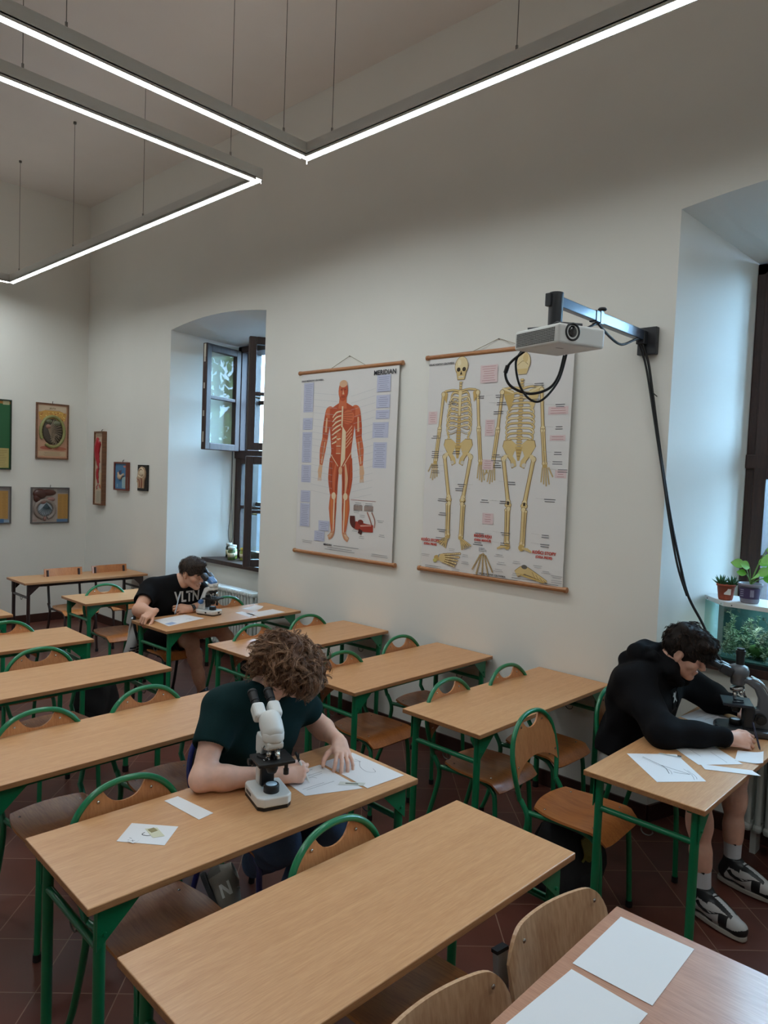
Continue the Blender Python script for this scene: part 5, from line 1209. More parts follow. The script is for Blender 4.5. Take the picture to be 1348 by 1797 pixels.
# ---------------------------------------------------------------- smooth blended solids (distance fields meshed by surface nets)
class Field:
    def __init__(s, lo, hi, res):
        s.res = res; s.lo = np.array(lo, float); n = np.ceil((np.array(hi)-s.lo)/res).astype(int)+1; s.n = n
        s.D = np.full(tuple(n), .08, np.float32)
        s.ax = [(s.lo[i]+res*np.arange(n[i])).astype(np.float32) for i in range(3)]
    def region(s, lo, hi):
        a = np.clip(np.floor((np.array(lo)-s.lo)/s.res).astype(int), 0, s.n); b = np.clip(np.ceil((np.array(hi)-s.lo)/s.res).astype(int)+1, 0, s.n)
        return tuple(slice(int(x), int(y)) for x, y in zip(a, b))
    def grid(s, sl): return np.meshgrid(*[s.ax[i][sl[i]] for i in range(3)], indexing='ij', sparse=True)
    def apply(s, f, lo, hi, k=.0, op='u'):
        sl = s.region(lo, hi)
        if min(q.stop-q.start for q in sl) <= 0: return
        X, Y, Z = s.grid(sl); d = f(X, Y, Z).astype(np.float32); a = s.D[sl]
        if op == 'u': s.D[sl] = smin(a, d, k)
        elif op == 's': s.D[sl] = -smin(-a, d, k)
        elif op == 'i': s.D[sl] = -smin(-a, -d, k)
    def cone(s, a, b, r0, r1=None, k=.02, op='u', flat=None):
        """rounded cone; flat=(direction, factor) squeezes it along a direction"""
        r1 = r0 if r1 is None else r1; a = np.array(a, np.float32); b = np.array(b, np.float32); R_ = max(r0, r1); m = R_+k+3*s.res
        lo = np.minimum(a, b)-m; hi = np.maximum(a, b)+m; ab = b-a; L2 = max(float(ab@ab), 1e-9)
        def f(X, Y, Z):
            px, py, pz = X-a[0], Y-a[1], Z-a[2]; t = np.clip((px*ab[0]+py*ab[1]+pz*ab[2])/L2, 0, 1)
            dx, dy, dz = px-t*ab[0], py-t*ab[1], pz-t*ab[2]
            if flat is not None:
                n, q = np.array(flat[0], np.float32), flat[1]; n = n/np.linalg.norm(n); w = dx*n[0]+dy*n[1]+dz*n[2]; e = (1/q-1)
                dx, dy, dz = dx+w*n[0]*e, dy+w*n[1]*e, dz+w*n[2]*e
            return np.sqrt(dx*dx+dy*dy+dz*dz)-(r0+(r1-r0)*t)
        s.apply(f, lo, hi, k, op)
    def ell(s, M, c, r, k=.02, op='u'):
        """ellipsoid with centre c and radii r in the frame M (4x4)"""
        c = Vector(c); w = M @ c; Mi = M.inverted(); R_ = max(r)+k+3*s.res
        def f(X, Y, Z):
            q = [Mi[i][0]*X+Mi[i][1]*Y+Mi[i][2]*Z+Mi[i][3]-c[i] for i in range(3)]
            k0 = np.sqrt((q[0]/r[0])**2+(q[1]/r[1])**2+(q[2]/r[2])**2); k1 = np.sqrt((q[0]/r[0]**2)**2+(q[1]/r[1]**2)**2+(q[2]/r[2]**2)**2)
            return np.where(k1 > 1e-6, k0*(k0-1)/np.maximum(k1, 1e-6), -min(r))
        s.apply(f, [w[i]-R_ for i in range(3)], [w[i]+R_ for i in range(3)], k, op)
    def half(s, p, n, k=.004, lo=None, hi=None):
        """keep only the side the normal n points away from"""
        p = np.array(p, float); n = np.array(n, float); n = n/np.linalg.norm(n)
        s.apply(lambda X, Y, Z: (X-p[0])*n[0]+(Y-p[1])*n[1]+(Z-p[2])*n[2], s.lo if lo is None else lo, (s.lo+s.res*s.n) if hi is None else hi, k, 'i')
    def noise(s, amp, f, ph=0.):
        X, Y, Z = np.meshgrid(*s.ax, indexing='ij', sparse=True)
        a = np.sin(f*X+2.1*np.sin(f*.43*Z+ph)+ph)*np.sin(f*.9*Y+1.7*np.sin(f*.5*X+1+ph))
        b = np.sin(f*1.3*Z+2.3*np.sin(f*.37*Y+ph)+1.3*np.sin(f*.6*X))
        s.D += (amp*(.6*a+.5*b*np.sin(f*.7*(X-Y)+ph))).astype(np.float32)
    def mesh(s, off=0.):
        D = s.D-off; S = D < 0
        nx, ny, nz = D.shape
        def cv(A): return [A[i:nx-1+i, j:ny-1+j, k:nz-1+k] for i in (0, 1) for j in (0, 1) for k in (0, 1)]
        c = cv(S); anyc = c[0].copy(); allc = c[0].copy()
        for q in c[1:]: anyc |= q; allc &= q
        act = anyc & ~allc; idx = np.argwhere(act); N = len(idx)
        ids = np.full(act.shape, -1, np.int32); ids[act] = np.arange(N)
        V = np.stack([D[idx[:, 0]+i, idx[:, 1]+j, idx[:, 2]+k] for i in (0, 1) for j in (0, 1) for k in (0, 1)], 1)
        off8 = np.array([(i, j, k) for i in (0, 1) for j in (0, 1) for k in (0, 1)], float)
        acc = np.zeros((N, 3)); cnt = np.zeros(N)
        for a in range(8):
            for b in range(a+1, 8):
                if np.abs(off8[a]-off8[b]).sum() != 1: continue
                va, vb = V[:, a], V[:, b]; m = (va < 0) != (vb < 0); t = np.where(m, va/np.where(m, va-vb, 1), 0)
                acc += (off8[a]+(off8[b]-off8[a])*t[:, None])*m[:, None]; cnt += m
        P = s.lo+s.res*(idx+acc/cnt[:, None])
        Q = []
        for ax in range(3):
            o = [q for q in range(3) if q != ax]
            sl0 = [slice(None)]*3; sl1 = [slice(None)]*3; sl0[ax] = slice(0, -1); sl1[ax] = slice(1, None)
            A, B = S[tuple(sl0)], S[tuple(sl1)]; e = np.argwhere(A != B)
            e = e[(e[:, o[0]] > 0) & (e[:, o[1]] > 0) & (e[:, o[0]] < D.shape[o[0]]-1) & (e[:, o[1]] < D.shape[o[1]]-1)]
            sg = A[e[:, 0], e[:, 1], e[:, 2]]
            def g(da, db): q = e.copy(); q[:, o[0]] -= da; q[:, o[1]] -= db; return ids[q[:, 0], q[:, 1], q[:, 2]]
            q = np.stack([g(1, 1), g(0, 1), g(0, 0), g(1, 0)], 1)
            fl = sg if ax != 1 else ~sg
            q[~fl] = q[~fl][:, ::-1]; Q.append(q)
        return P, np.concatenate(Q)
def smin(a, b, k):
    if k <= 0: return np.minimum(a, b)
    h = np.maximum(k-np.abs(a-b), 0)/k
    return np.minimum(a, b)-h*h*k*.25
def mesh_np(name, P, Q, mats, parent=None, midx=None, smooth=True, keep=True):
    me = bpy.data.meshes.new(name); n, f = len(P), len(Q); w = Q.shape[1]
    me.vertices.add(n); me.vertices.foreach_set('co', np.asarray(P, np.float32).ravel()); me.loops.add(f*w); me.loops.foreach_set('vertex_index', np.asarray(Q, np.int32).ravel())
    me.polygons.add(f); me.polygons.foreach_set('loop_start', np.arange(0, f*w, w, dtype=np.int32))
    me.polygons.foreach_set('use_smooth', np.full(f, smooth))
    for m in (mats if isinstance(mats, (list, tuple)) else [mats]): me.materials.append(m)
    if midx is not None: me.polygons.foreach_set('material_index', np.asarray(midx, np.int32))
    me.update(calc_edges=True); me.validate()
    o = bpy.data.objects.new(name, me); COL.objects.link(o)
    if parent: o.parent = parent
    return o
def V3(p): return np.array(p, float)
def unit(v): v = V3(v); return v/np.linalg.norm(v)
def frame(origin, X, Z):
    X = unit(X); Z = V3(Z); Z = unit(Z-X*(Z@X)); Y = np.cross(Z, X)
    return Matrix(((X[0], Y[0], Z[0], origin[0]), (X[1], Y[1], Z[1], origin[1]), (X[2], Y[2], Z[2], origin[2]), (0, 0, 0, 1)))
def W_(M, p): q = M @ Vector(p); return (q.x, q.y, q.z)

def add_head(F, M, ears=True):
    E = lambda c, r, k=.02, op='u': F.ell(M, c, r, k, op)
    C = lambda a, b, r0, r1=None, k=.015, op='u': F.cone(W_(M, a), W_(M, b), r0, r1, k, op)
    E((-.012, 0, .036), (.096, .075, .084)); E((.028, 0, -.030), (.062, .060, .086), .03)
    for s in (-1, 1):
        C((.0, s*.048, -.055), (.066, s*.012, -.100), .020, .017, .025)
        E((.062, s*.043, -.024), (.020, .022, .018), .025)
        C((.082, s*.012, .021), (.074, s*.048, .018), .010, .009, .016)
    E((.074, 0, -.100), (.020, .022, .016), .02)
    C((.086, 0, .016), (.112, 0, -.026), .0075, .0105, .012)
    for s in (-1, 1):
        E((.103, s*.0115, -.031), (.011, .008, .0075), .007)
        E((.094, s*.031, .003), (.018, .017, .011), .010, 's')
        E((.0755, s*.031, .003), (.0145, .0145, .0125), .003)
    C((.0895, -.020, -.0635), (.0895, .020, -.0635), .0052, None, .008); C((.0955, -.007, -.0610), (.0955, .007, -.0610), .0048, None, .006)
    C((.0885, -.016, -.0735), (.0885, .016, -.0735), .0062, None, .008); C((.099, -.022, -.0680), (.099, .022, -.0680), .0018, None, .004, 's')
    if ears:
        for s in (-1, 1):
            E((-.014, s*.076, -.003), (.020, .009, .031), .006); E((-.016, s*.084, .004), (.012, .006, .019), .005, 's'); E((-.008, s*.075, -.029), (.011, .007, .011), .006)
FING = [((.088, .0285, .002), (.043, .026, .021), .0092), ((.093, .0095, .004), (.047, .030, .022), .0094), ((.089, -.0095, .003), (.044, .028, .021), .0090), ((.080, -.0275, .0), (.034, .021, .019), .0080)]
def add_hand(F, M, mirror, curls, spread=(6, 2, -3, -8), thumb=((.6, .6, -.5), (.8, .2, -.5), (.9, -.1, -.4)), sc=1.0, k=.008):
    """M: wrist frame, x along the fingers, z out of the back of the hand; the thumb is at +y, mirror flips y"""
    s_ = -1 if mirror else 1
    P = lambda p: W_(M, (p[0]*sc, p[1]*sc*s_, p[2]*sc))
    tmp = Field.__new__(Field); 
    cx = W_(M, (.09*sc, 0, 0)); r = .17*sc
    sl = F.region([c-r for c in cx], [c+r for c in cx])
    def sub():
        G = Field.__new__(Field); G.res = F.res; G.ax = [F.ax[i][sl[i]] for i in range(3)]; G.lo = np.array([a[0] for a in G.ax]); G.n = np.array([len(a) for a in G.ax]); G.D = np.full(tuple(G.n), .08, np.float32); return G
    palm = sub()
    zdir = [M[i][2] for i in range(3)]
    for (b, l, rr) in FING: palm.cone(P((.004, b[1]*.55, 0)), P((b[0]-.006, b[1], b[2]-.002)), .0145*sc, .0125*sc, .014, flat=(zdir, .95))
    palm.cone(P((-.03, 0, 0)), P((.02, 0, 0)), .026*sc, .027*sc, .02, flat=(zdir, .74))
    palm.cone(P((.015, .018, -.006)), P((.045, .030, -.010)), .017*sc, .014*sc, .016)
    chains = []
    for (b, l, rr), cu, sp in zip(FING, curls, spread):
        G = sub(); p = np.array(b); an = 0.; pts = [p.copy()]
        for ln, a in zip(l, cu):
            an += R(a); d = np.array((math.cos(an)*math.cos(R(sp)), math.sin(R(sp))*math.cos(an), -math.sin(an))); p = p+d*ln; pts.append(p.copy())
        rad = [rr*1.04, rr*.97, rr*.9, rr*.78]
        for i in range(3): G.cone(P(pts[i]), P(pts[i+1]), rad[i]*sc, rad[i+1]*sc, .003)
        chains.append((G, pts))
    G = sub(); p = np.array((.034, .030, -.010)); tp = [p.copy()]
    for ln, d in zip((.040, .033, .026), thumb): p = p+unit(d)*ln; tp.append(p.copy())
    for i, (r0, r1) in enumerate(((.0135, .0118), (.0118, .0105), (.0105, .0085))): G.cone(P(tp[i]), P(tp[i+1]), r0*sc, r1*sc, .003)
    chains.append((G, tp))
    out = palm.D
    for G, _ in chains: out = np.minimum(out, smin(palm.D, G.D, k*sc))
    F.D[sl] = smin(F.D[sl], out, .012)
    return [[P(q) for q in pts] for _, pts in chains]
def lerp(a, b, t): return tuple(V3(a)+(V3(b)-V3(a))*t)
def add_torso(F, J, inf=0., k=.05, waist=1.):
    rs, ls, nk, pv, ch = V3(J['rsh']), V3(J['lsh']), V3(J['neck']), V3(J['pelvis']), V3(J['chest'])
    lat = unit(ls-rs)
    F.cone(pv-lat*.075, pv+lat*.075, .105+inf, None, k)
    for s in (-1, 1): F.cone(pv+lat*s*.06, ch+lat*s*.078, (.092+inf)*waist, .098+inf, k)
    F.cone(ch-lat*.085, ch+lat*.085, .098+inf, None, k)
    up = unit(nk-ch)
    F.cone(rs-lat*-.045, ls-lat*.045, .070+inf*.9, None, k)
    for p, s in ((rs, 1), (ls, -1)):
        F.cone(nk, lerp(nk, p, .8), .050+inf*.5, .052+inf*.7, .05)
def add_arm(F, sh, el, wr, inf=0., k=.03):
    F.cone(sh, lerp(sh, el, .35), .056+inf, .050+inf, k); F.cone(lerp(sh, el, .3), el, .050+inf, .041+inf, k)
    F.cone(el, lerp(el, wr, .28), .041+inf, .043+inf, k); F.cone(lerp(el, wr, .28), wr, .043+inf, .027+inf, k)
def add_leg(F, hp, kn, an, inf=0., k=.04):
    F.cone(hp, lerp(hp, kn, .45), .092+inf, .080+inf, k); F.cone(lerp(hp, kn, .4), kn, .080+inf, .056+inf, k)
    back = V3((0, 0, 0))
    F.cone(kn, lerp(kn, an, .3), .054+inf, .055+inf, k); F.cone(lerp(kn, an, .25), lerp(kn, an, .7), .055+inf, .042+inf, k); F.cone(lerp(kn, an, .6), an, .045+inf, .034+inf, k)
def add_foot(F, an, d, k=.02):
    d = unit((d[0], d[1], 0)); a = V3(an); F.cone(a, a+V3((0, 0, -.045))-d*.010, .034, .028, k); F.cone(a+V3((0, 0, -.045)), a+d*.13+V3((0, 0, -.072)), .030, .020, k)
def skin(name, base, flush):
    m = mat(name, base, .48, var=.05, scale=40, bump=.08, bscale=500)
    b = m.node_tree.nodes['Principled BSDF']; b.inputs['Subsurface Weight'].default_value = .08; b.inputs['Subsurface Radius'].default_value = (.8, .35, .2); b.inputs['Subsurface Scale'].default_value = .008
    return m
def strands(name, roots, cols, parent, width=.0012):
    """roots: list of polylines; thin three-sided tapered hairs in one mesh"""
    P = []; Q = []; mi = []
    for pts, c, w in roots:
        pts = np.asarray(pts); n = len(pts); T_ = np.gradient(pts, axis=0); T_ /= np.linalg.norm(T_, axis=1)[:, None]+1e-9
        a = np.cross(T_, np.array((.3, .5, .8))); a /= np.linalg.norm(a, axis=1)[:, None]+1e-9; b = np.cross(T_, a)
        ww = (w*(1-.75*np.linspace(0, 1, n)**2))[:, None]; o = len(P)
        ring = [pts+a*ww, pts+(-.5*a+.87*b)*ww, pts+(-.5*a-.87*b)*ww]
        V = np.stack(ring, 1).reshape(-1, 3); P.extend(V)
        for i in range(n-1):
            for j in range(3): Q.append((o+i*3+j, o+i*3+(j+1) % 3, o+(i+1)*3+(j+1) % 3, o+(i+1)*3+j)); mi.append(c)
    return mesh_np(name, np.array(P), np.array(Q), cols, parent, mi)
from mathutils.bvhtree import BVHTree
def project_on(obj, pts, d, off):
    """drop points along d onto the mesh surface"""
    me = obj.data; bvh = BVHTree.FromPolygons([v.co[:] for v in me.vertices], [p.vertices[:] for p in me.polygons]); d = Vector(d).normalized(); out = []
    for p in pts:
        h = bvh.ray_cast(Vector(p)-d*.15, d, .4); out.append(tuple(h[0]-d*off) if h[0] is not None else tuple(p))
    return out
# ---------------------------------------------------------------- people
from mathutils.geometry import tessellate_polygon
def head_frame(c, yaw, pitch, roll=0.): return T(*c) @ RZ(R(yaw)) @ RY(R(pitch)) @ RX(R(roll))
def add_neck(F, M, nk, inf=0.):
    F.cone(W_(M, (-.022, 0, -.055)), nk, .050+inf, .056+inf, .03); F.cone(W_(M, (-.045, 0, -.03)), nk, .042+inf, .050+inf, .03)
def bounds(J, pad): 
    P = np.array([J[k] for k in J if k not in ('yaw', 'pitch', 'roll')]); return P.min(0)-pad, P.max(0)+pad
def hair_cap(M, r, c, cuts, lumps, amp, f, res=.003, ph=0.):
    ctr = M @ Vector(c); R_ = max(r)+.05; F = Field([ctr[i]-R_ for i in range(3)], [ctr[i]+R_ for i in range(3)], res)
    F.ell(M, c, r, 0)
    for (lc, lr) in lumps: F.ell(M, lc, lr, .02)
    for (cc, cr) in cuts: F.ell(M, cc, cr, .012, 's')
    F.noise(amp, f, ph); return F.mesh()
def hair_strands(P, Q, M, n, ln, lift, curl, cols, crown, gravity=.0, seg=7, width=.0011, seed=1, skip=None, jitter=.35, clump=1, cr=.006, amp=.0085):
    rnd = np.random.RandomState(seed); Mi = np.array(M.inverted()); L = P @ Mi[:3, :3].T+Mi[:3, 3]
    a, b, c = P[Q[:, 0]], P[Q[:, 1]], P[Q[:, 2]]; nn = np.cross(b-a, c-a); nn /= np.linalg.norm(nn, axis=1)[:, None]+1e-9
    fc = P[Q].mean(1); Rm_ = np.array(M)[:3, :3]; cr_ = np.array(M @ Vector(crown)); out = []
    for i in rnd.choice(len(Q), max(1, n//clump)):
        p0 = fc[i]-nn[i]*.004; t = fc[i]-cr_; t = t-nn[i]*(t@nn[i]); t /= np.linalg.norm(t)+1e-6
        t = t+rnd.normal(0, jitter, 3); t = t-nn[i]*(t@nn[i]); t /= np.linalg.norm(t)+1e-6
        d = t*math.cos(lift)+nn[i]*math.sin(lift); s = np.cross(d, nn[i]); s /= np.linalg.norm(s)+1e-6
        l0 = ln*rnd.uniform(.55, 1.15); ph = rnd.rand()*6.28; w = rnd.uniform(.7, 1.3); cc = rnd.randint(len(cols)); am = amp*rnd.uniform(.6, 1.4)
        for q_ in range(clump):
            o1 = rnd.normal(0, cr, 3)*(clump > 1); o2 = rnd.normal(0, cr*.5, 3)*(clump > 1); l = l0*rnd.uniform(.85, 1.1); pts = []; p = p0+o1
            for j in range(seg+1):
                u = j/seg; q = p+(o2-o1)*u+d*l*u-nn[i]*(l*u*u*math.sin(lift)*.75)+np.array((0, 0, -gravity*l*u*u))
                if curl: q = q+(s*math.sin(ph+u*curl*w)+nn[i]*math.cos(ph+u*curl*w))*(am*min(1, 2.5*u))
                pts.append(q)
            if skip is not None:
                k_ = next((j for j, q in enumerate(pts) if j > 1 and skip(Mi[:3, :3] @ q+Mi[:3, 3])), len(pts))
                if k_ < 4: continue
                pts = pts[:k_]
            out.append((pts, cc if rnd.rand() < .7 else rnd.randint(len(cols)), width*rnd.uniform(.7, 1.4)))
    return out
def eyes_brows(M, parent, brow_m, white_m, iris_m, closed=False):
    for s in (-1, 1):
        m = MB(); m.M = M; m.ball((.0740, s*.031, .0028), .0118, 14); m.build('eyeball', white_m, parent)
        m = MB(); m.M = M; m.ball((.0810, s*.031, .0005), .0048, 10); m.build('iris', iris_m, parent)
        m = MB(); m.M = M; m.tube(spline([(.0955, s*.012, .021), (.0945, s*.028, .026), (.083, s*.047, .020)], 4), [.0026, .0028]+[.0034]*5+[.0018]*2, 6); m.build('eyebrow', brow_m, parent)
eye_w = mat('eye_white', (206, 200, 194), .3, coat=.5); iris_b = mat('iris_dark', (52, 40, 34), .2, coat=1.)
def sleeve(F, a, b, c, r0, r1, frac, inner):
    """short sleeve from the shoulder a towards the elbow b, cut square and hollow at its end"""
    e = lerp(a, b, frac); F.cone(a, e, r0, r1, .035)
def shirt(J, name, mt, parent, inf, sl_frac, sl_r, neck_inf, hem_z, amp=.004, f=38, res=.0045, M=None, long=False, seed=0., extra=None):
    lo, hi = bounds({k: J[k] for k in ('pelvis', 'neck', 'rsh', 'lsh', 'relb', 'lelb', 'rwr', 'lwr')}, .17)
    F = Field(lo, hi, res); add_torso(F, J, inf, .06)
    for sh, el, wr in (('rsh', 'relb', 'rwr'), ('lsh', 'lelb', 'lwr')):
        if long:
            F.cone(J[sh], J[el], .072+inf*.5, .060+inf*.4, .05); F.cone(J[el], lerp(J[el], J[wr], .93), .060+inf*.4, .044, .035)
        else: F.cone(J[sh], lerp(J[sh], J[el], sl_frac+.15), sl_r[0], sl_r[1], .04)
    if extra: extra(F)
    F.noise(amp, f, seed)
    F.half((0, 0, hem_z), (0, 0, -1), .004)
    if not long:
        for sh, el in (('rsh', 'relb'), ('lsh', 'lelb')):
            e = V3(lerp(J[sh], J[el], sl_frac)); n = unit(V3(J[el])-V3(J[sh])); q = .13
            F.half(e, n, .006, e-q, e+q); F.cone(e-n*.02, e+n*.05, sl_r[1]-.012, None, .004, 's')
    add_neck_cut(F, M, J['neck'], neck_inf)
    P, Q = F.mesh(); return mesh_np(name, P, Q, mt, parent)
def add_neck_cut(F, M, nk, inf):
    nk = V3(nk); up = unit(V3(W_(M, (-.022, 0, -.055)))-nk)
    F.cone(nk-up*.005, nk+up*.2, .056+inf, .075+inf, .012, 's')
def shoe(parent, M, cols, style, names=('shoe',)):
    """M: x to the toe, z up, origin on the floor below the ankle"""
    up_m, ov_m, sole_m, lace_m, mark_m = cols
    c = M @ Vector((.06, 0, .06)); F = Field([c[i]-.22 for i in range(3)], [c[i]+.22 for i in range(3)], .0032)
    w = lambda p: W_(M, p); zax = [M[i][2] for i in range(3)]
    F.cone(w((-.045, 0, .062)), w((.05, 0, .062)), .040, .043, .02); F.cone(w((.05, 0, .055)), w((.155, .003, .038)), .044, .039, .03); F.cone(w((-.035, 0, .07)), w((-.028, 0, .125)), .040, .041, .03); F.cone(w((.0, 0, .10)), w((.10, 0, .065)), .034, .034, .03)
    F.half(w((0, 0, .020)), [-v for v in zax], .004); F.half(w((0, 0, .138)), zax, .004, [q-.09 for q in w((-.03, 0, .138))], [q+.09 for q in w((-.03, 0, .138))])
    F.cone(w((-.03, 0, .10)), w((-.028, 0, .19)), .031, .034, .004, 's')
    P, Q = F.mesh(); Mi = np.array(M.inverted()); L = (P[Q].mean(1)) @ Mi[:3, :3].T+Mi[:3, 3]
    x, y, z = L[:, 0], np.abs(L[:, 1]), L[:, 2]
    if style == 'dunk':
        rim = (x > .095) & (z < .040+.35*np.maximum(0, x-.15)); stay = (x > .005) & (x < .135) & (y < .037-.10*np.maximum(0, x-.03)) & (y > .012) & (z > .05); heel = (x < -.040+.5*np.maximum(0, z-.06)) ; collar = z > .104-.15*(x+.05)
        fore = (x > .088) & (x < .125) & (z < .085); ov = rim | stay | heel | (collar & (x < .03)) | (fore & (y > .02)) | ((x < .06) & (z < .040))
    elif style == 'plain': ov = x > 9
    else: ov = (x > .13) & (z < .06) | (x < -.05) & (z < .09)
    o = mesh_np('shoe', P, Q, [up_m, ov_m], parent, ov.astype(int))
    m = MB(); m.M = M; poly = []
    for i in range(30):
        t = 2*PI*i/30; xx = .055+.142*math.cos(t); ww = .042+.005*math.sin((xx+.085)/.29*PI*1.3-.6); poly.append((xx-.004, (ww-.004)*np.sign(math.sin(t))*abs(math.sin(t))**.55))
    m.prism(poly, .0015, .024); m.build('sole', sole_m, o, .004)
    for k in range(6):
        m = MB(); m.M = M; xx = .035+.019*k; zz = .126-.0095*k; m.tube(spline([(xx, -.030, zz-.018), (xx+.004, -.012, zz-.0035), (xx+.008, .012, zz-.003), (xx, .030, zz-.018)], 4), .0035, 6); m.build('lace', lace_m, o)
    return o, lambda pts, sd: [W_(M, p) for p in pts]
def side_mark(o, M, poly, sd, mt, name):
    """flat mark laid on the side of the shoe: poly in (x, z), sd = -1 right / +1 left side"""
    pts = []
    for i in range(len(poly)):
        a, b = poly[i], poly[(i+1) % len(poly)]
        for t in (0, .33, .66): pts.append((a[0]+(b[0]-a[0])*t, a[1]+(b[1]-a[1])*t))
    cx = sum(p[0] for p in pts)/len(pts); cz = sum(p[1] for p in pts)/len(pts)
    W3 = [W_(M, (p[0], sd*.02, p[1])) for p in pts]; d = np.array(W_(M, (0, -sd, 0)))-np.array(W_(M, (0, 0, 0)))
    pr = project_on(o, [tuple(np.array(q)-d*.06) for q in W3], d, .0012)
    me = bpy.data.meshes.new(name); me.from_pydata(pr, [], [tuple(t) for t in tessellate_polygon([[Vector((p[0], p[1], 0)) for p in pts]])]); me.update(); me.materials.append(mt)
    k = bpy.data.objects.new(name, me); COL.objects.link(k); k.parent = o; return k
SWOOSH = [(-.030, .082), (-.012, .062), (.012, .054), (.045, .060), (.105, .088), (.045, .074), (.015, .070), (-.002, .076), (-.012, .092)]
def cloth(name, col, bump=.35): return mat(name, col, .9, var=.10, scale=16, bump=bump, bscale=420, spec=.15)

# ---------- curly haired person in the dark green T-shirt
J = dict(head=(6.772, -2.248, 1.150), neck=(6.735, -2.275, 1.075), rsh=(6.665, -2.455, 1.005), lsh=(6.70, -2.095, .995), relb=(6.775, -2.605, .806), rwr=(6.938, -2.352, .802), lelb=(6.675, -1.945, .835), lwr=(6.895, -2.015, .832), chest=(6.64, -2.27, .91), pelvis=(6.555, -2.245, .565), rhip=(6.57, -2.335, .545), lhip=(6.57, -2.155, .545), rknee=(6.92, -2.335, .52), lknee=(6.93, -2.10, .52), rank=(6.56, -2.185, .24), lank=(6.66, -2.05, .12))
M = head_frame(J['head'], 32, 42, 10)
lo, hi = bounds(J, .14); F = Field(lo, hi, .0034)
add_torso(F, J, -.012); add_neck(F, M, J['neck']); add_head(F, M)
add_arm(F, J['rsh'], J['relb'], J['rwr']); add_arm(F, J['lsh'], J['lelb'], J['lwr'])
add_leg(F, J['rhip'], J['rknee'], J['rank'], -.012); add_leg(F, J['lhip'], J['lknee'], J['lank'], -.012)
RH = frame(J['rwr'], (.42, .90, -.02), (.80, -.36, .42)); rp_ = add_hand(F, RH, False, [(52, 62, 30), (62, 70, 35), (68, 72, 35), (72, 72, 35)], thumb=((.75, .45, -.55), (.9, -.1, -.42), (.85, -.45, -.3)), sc=.92)
LH = frame(J['lwr'], (.80, -.52, -.24), (.30, .0, .95)); add_hand(F, LH, True, [(22, 30, 22), (16, 30, 22), (14, 28, 22), (12, 26, 20)], spread=(12, 3, -6, -16), thumb=((.6, .75, -.35), (.75, .5, -.5), (.85, .15, -.5)), sc=.95)
P, Q = F.mesh()
sk2 = skin('fair_skin', (226, 182, 162), 0)
p2 = mesh_np('person', P, Q, sk2); tag(p2, 'person with curly brown hair in a dark green T-shirt, writing at the white microscope', 'person')
brown = mat('brown_brow', (96, 66, 48), .8)
eyes_brows(M, p2, brown, eye_w, iris_b)
h_cols = [mat('curly_hair_a', (124, 88, 64), .5, spec=.4), mat('curly_hair_b', (148, 110, 82), .45, spec=.4), mat('curly_hair_c', (172, 134, 104), .45, spec=.4), mat('curly_hair_d', (96, 66, 48), .6)]
hp, hq = hair_cap(M, (.118, .116, .100), (-.012, 0, .050), [((.088, 0, -.078), (.085, .110, .100)), ((-.03, 0, -.125), (.13, .13, .078)), ((.03, .09, -.06), (.085, .06, .07)), ((.03, -.09, -.06), (.085, .06, .07))], [((.085, .01, .072), (.075, .080, .058)), ((.045, 0, .095), (.05, .1, .045)), ((-.07, 0, .03), (.055, .085, .06)), ((0, .080, .04), (.06, .045, .05)), ((0, -.080, .04), (.06, .045, .05)), ((.05, .06, .10), (.05, .05, .04)), ((.05, -.06, .10), (.05, .05, .04)), ((-.05, 0, .12), (.05, .06, .035))], .012, 52, ph=.4)
hair = mesh_np('hair', hp, hq, h_cols[3], p2)
hs = hair_strands(hp, hq, M, 7200, .085, .50, 4.6, h_cols, (-.04, 0, .16), gravity=.10, seg=11, width=.0010, seed=3, jitter=.75, clump=9, cr=.0045, amp=.011, skip=lambda e: e[0] > .175 or (e[0] > -.05 and e[2] < -.002+.10*max(0, e[0]-.02)))
strands('hair_curls', hs, h_cols, hair)
tee2 = cloth('dark_green_jersey', (16, 42, 44))
ts = shirt(J, 't_shirt', tee2, p2, .022, .56, (.078, .070), .012, .60, .006, 30, M=M, seed=1.3)
jeans = cloth('blue_denim', (84, 102, 130), .8)
F = Field(lo, hi, .006)
for a, b, c in (('rhip', 'rknee', 'rank'), ('lhip', 'lknee', 'lank')): add_leg(F, J[a], J[b], lerp(J[b], J[c], .92), .014); F.cone(J[b], lerp(J[b], J[c], .95), .068, .056, .03)
F.cone(J['rhip'], J['lhip'], .105, None, .05); F.cone(J['pelvis'], lerp(J['pelvis'], J['chest'], .25), .112, .11, .05); F.noise(.005, 34, 2.); F.half((0, 0, .67), (0, 0, 1))
P, Q = F.mesh(); mesh_np('jeans', P, Q, jeans, p2)
gs = [mat('grey_suede', (138, 131, 120), .9, bump=.4, bscale=300), mat('dark_grey_suede', (104, 99, 92), .9, bump=.4, bscale=300), mat('dark_outsole', (36, 36, 38), .6), mat('grey_laces', (160, 160, 164), .8), mat('light_grey_mark', (214, 212, 206), .6)]
ri = V3((.73, .68, 0)); dn = unit((.34, -.245, -.77)); sx = unit(.50*ri+.86*dn); szz = unit(.86*ri-.50*dn); syy = np.cross(szz, sx)
oc = V3((6.47, -2.285, .165))-.06*sx-.06*szz+.075*dn+.025*ri
SM = Matrix(((sx[0], syy[0], szz[0], oc[0]), (sx[1], syy[1], szz[1], oc[1]), (sx[2], syy[2], szz[2], oc[2]), (0, 0, 0, 1)))
LETTER_N = [(.022-(v-.074)*1.15, .052+(h+.012)*.80) for h, v in [(-.012, .050), (.002, .050), (.006, .083), (.030, .050), (.046, .050), (.054, .098), (.040, .098), (.036, .066), (.012, .098), (-.004, .098)]]
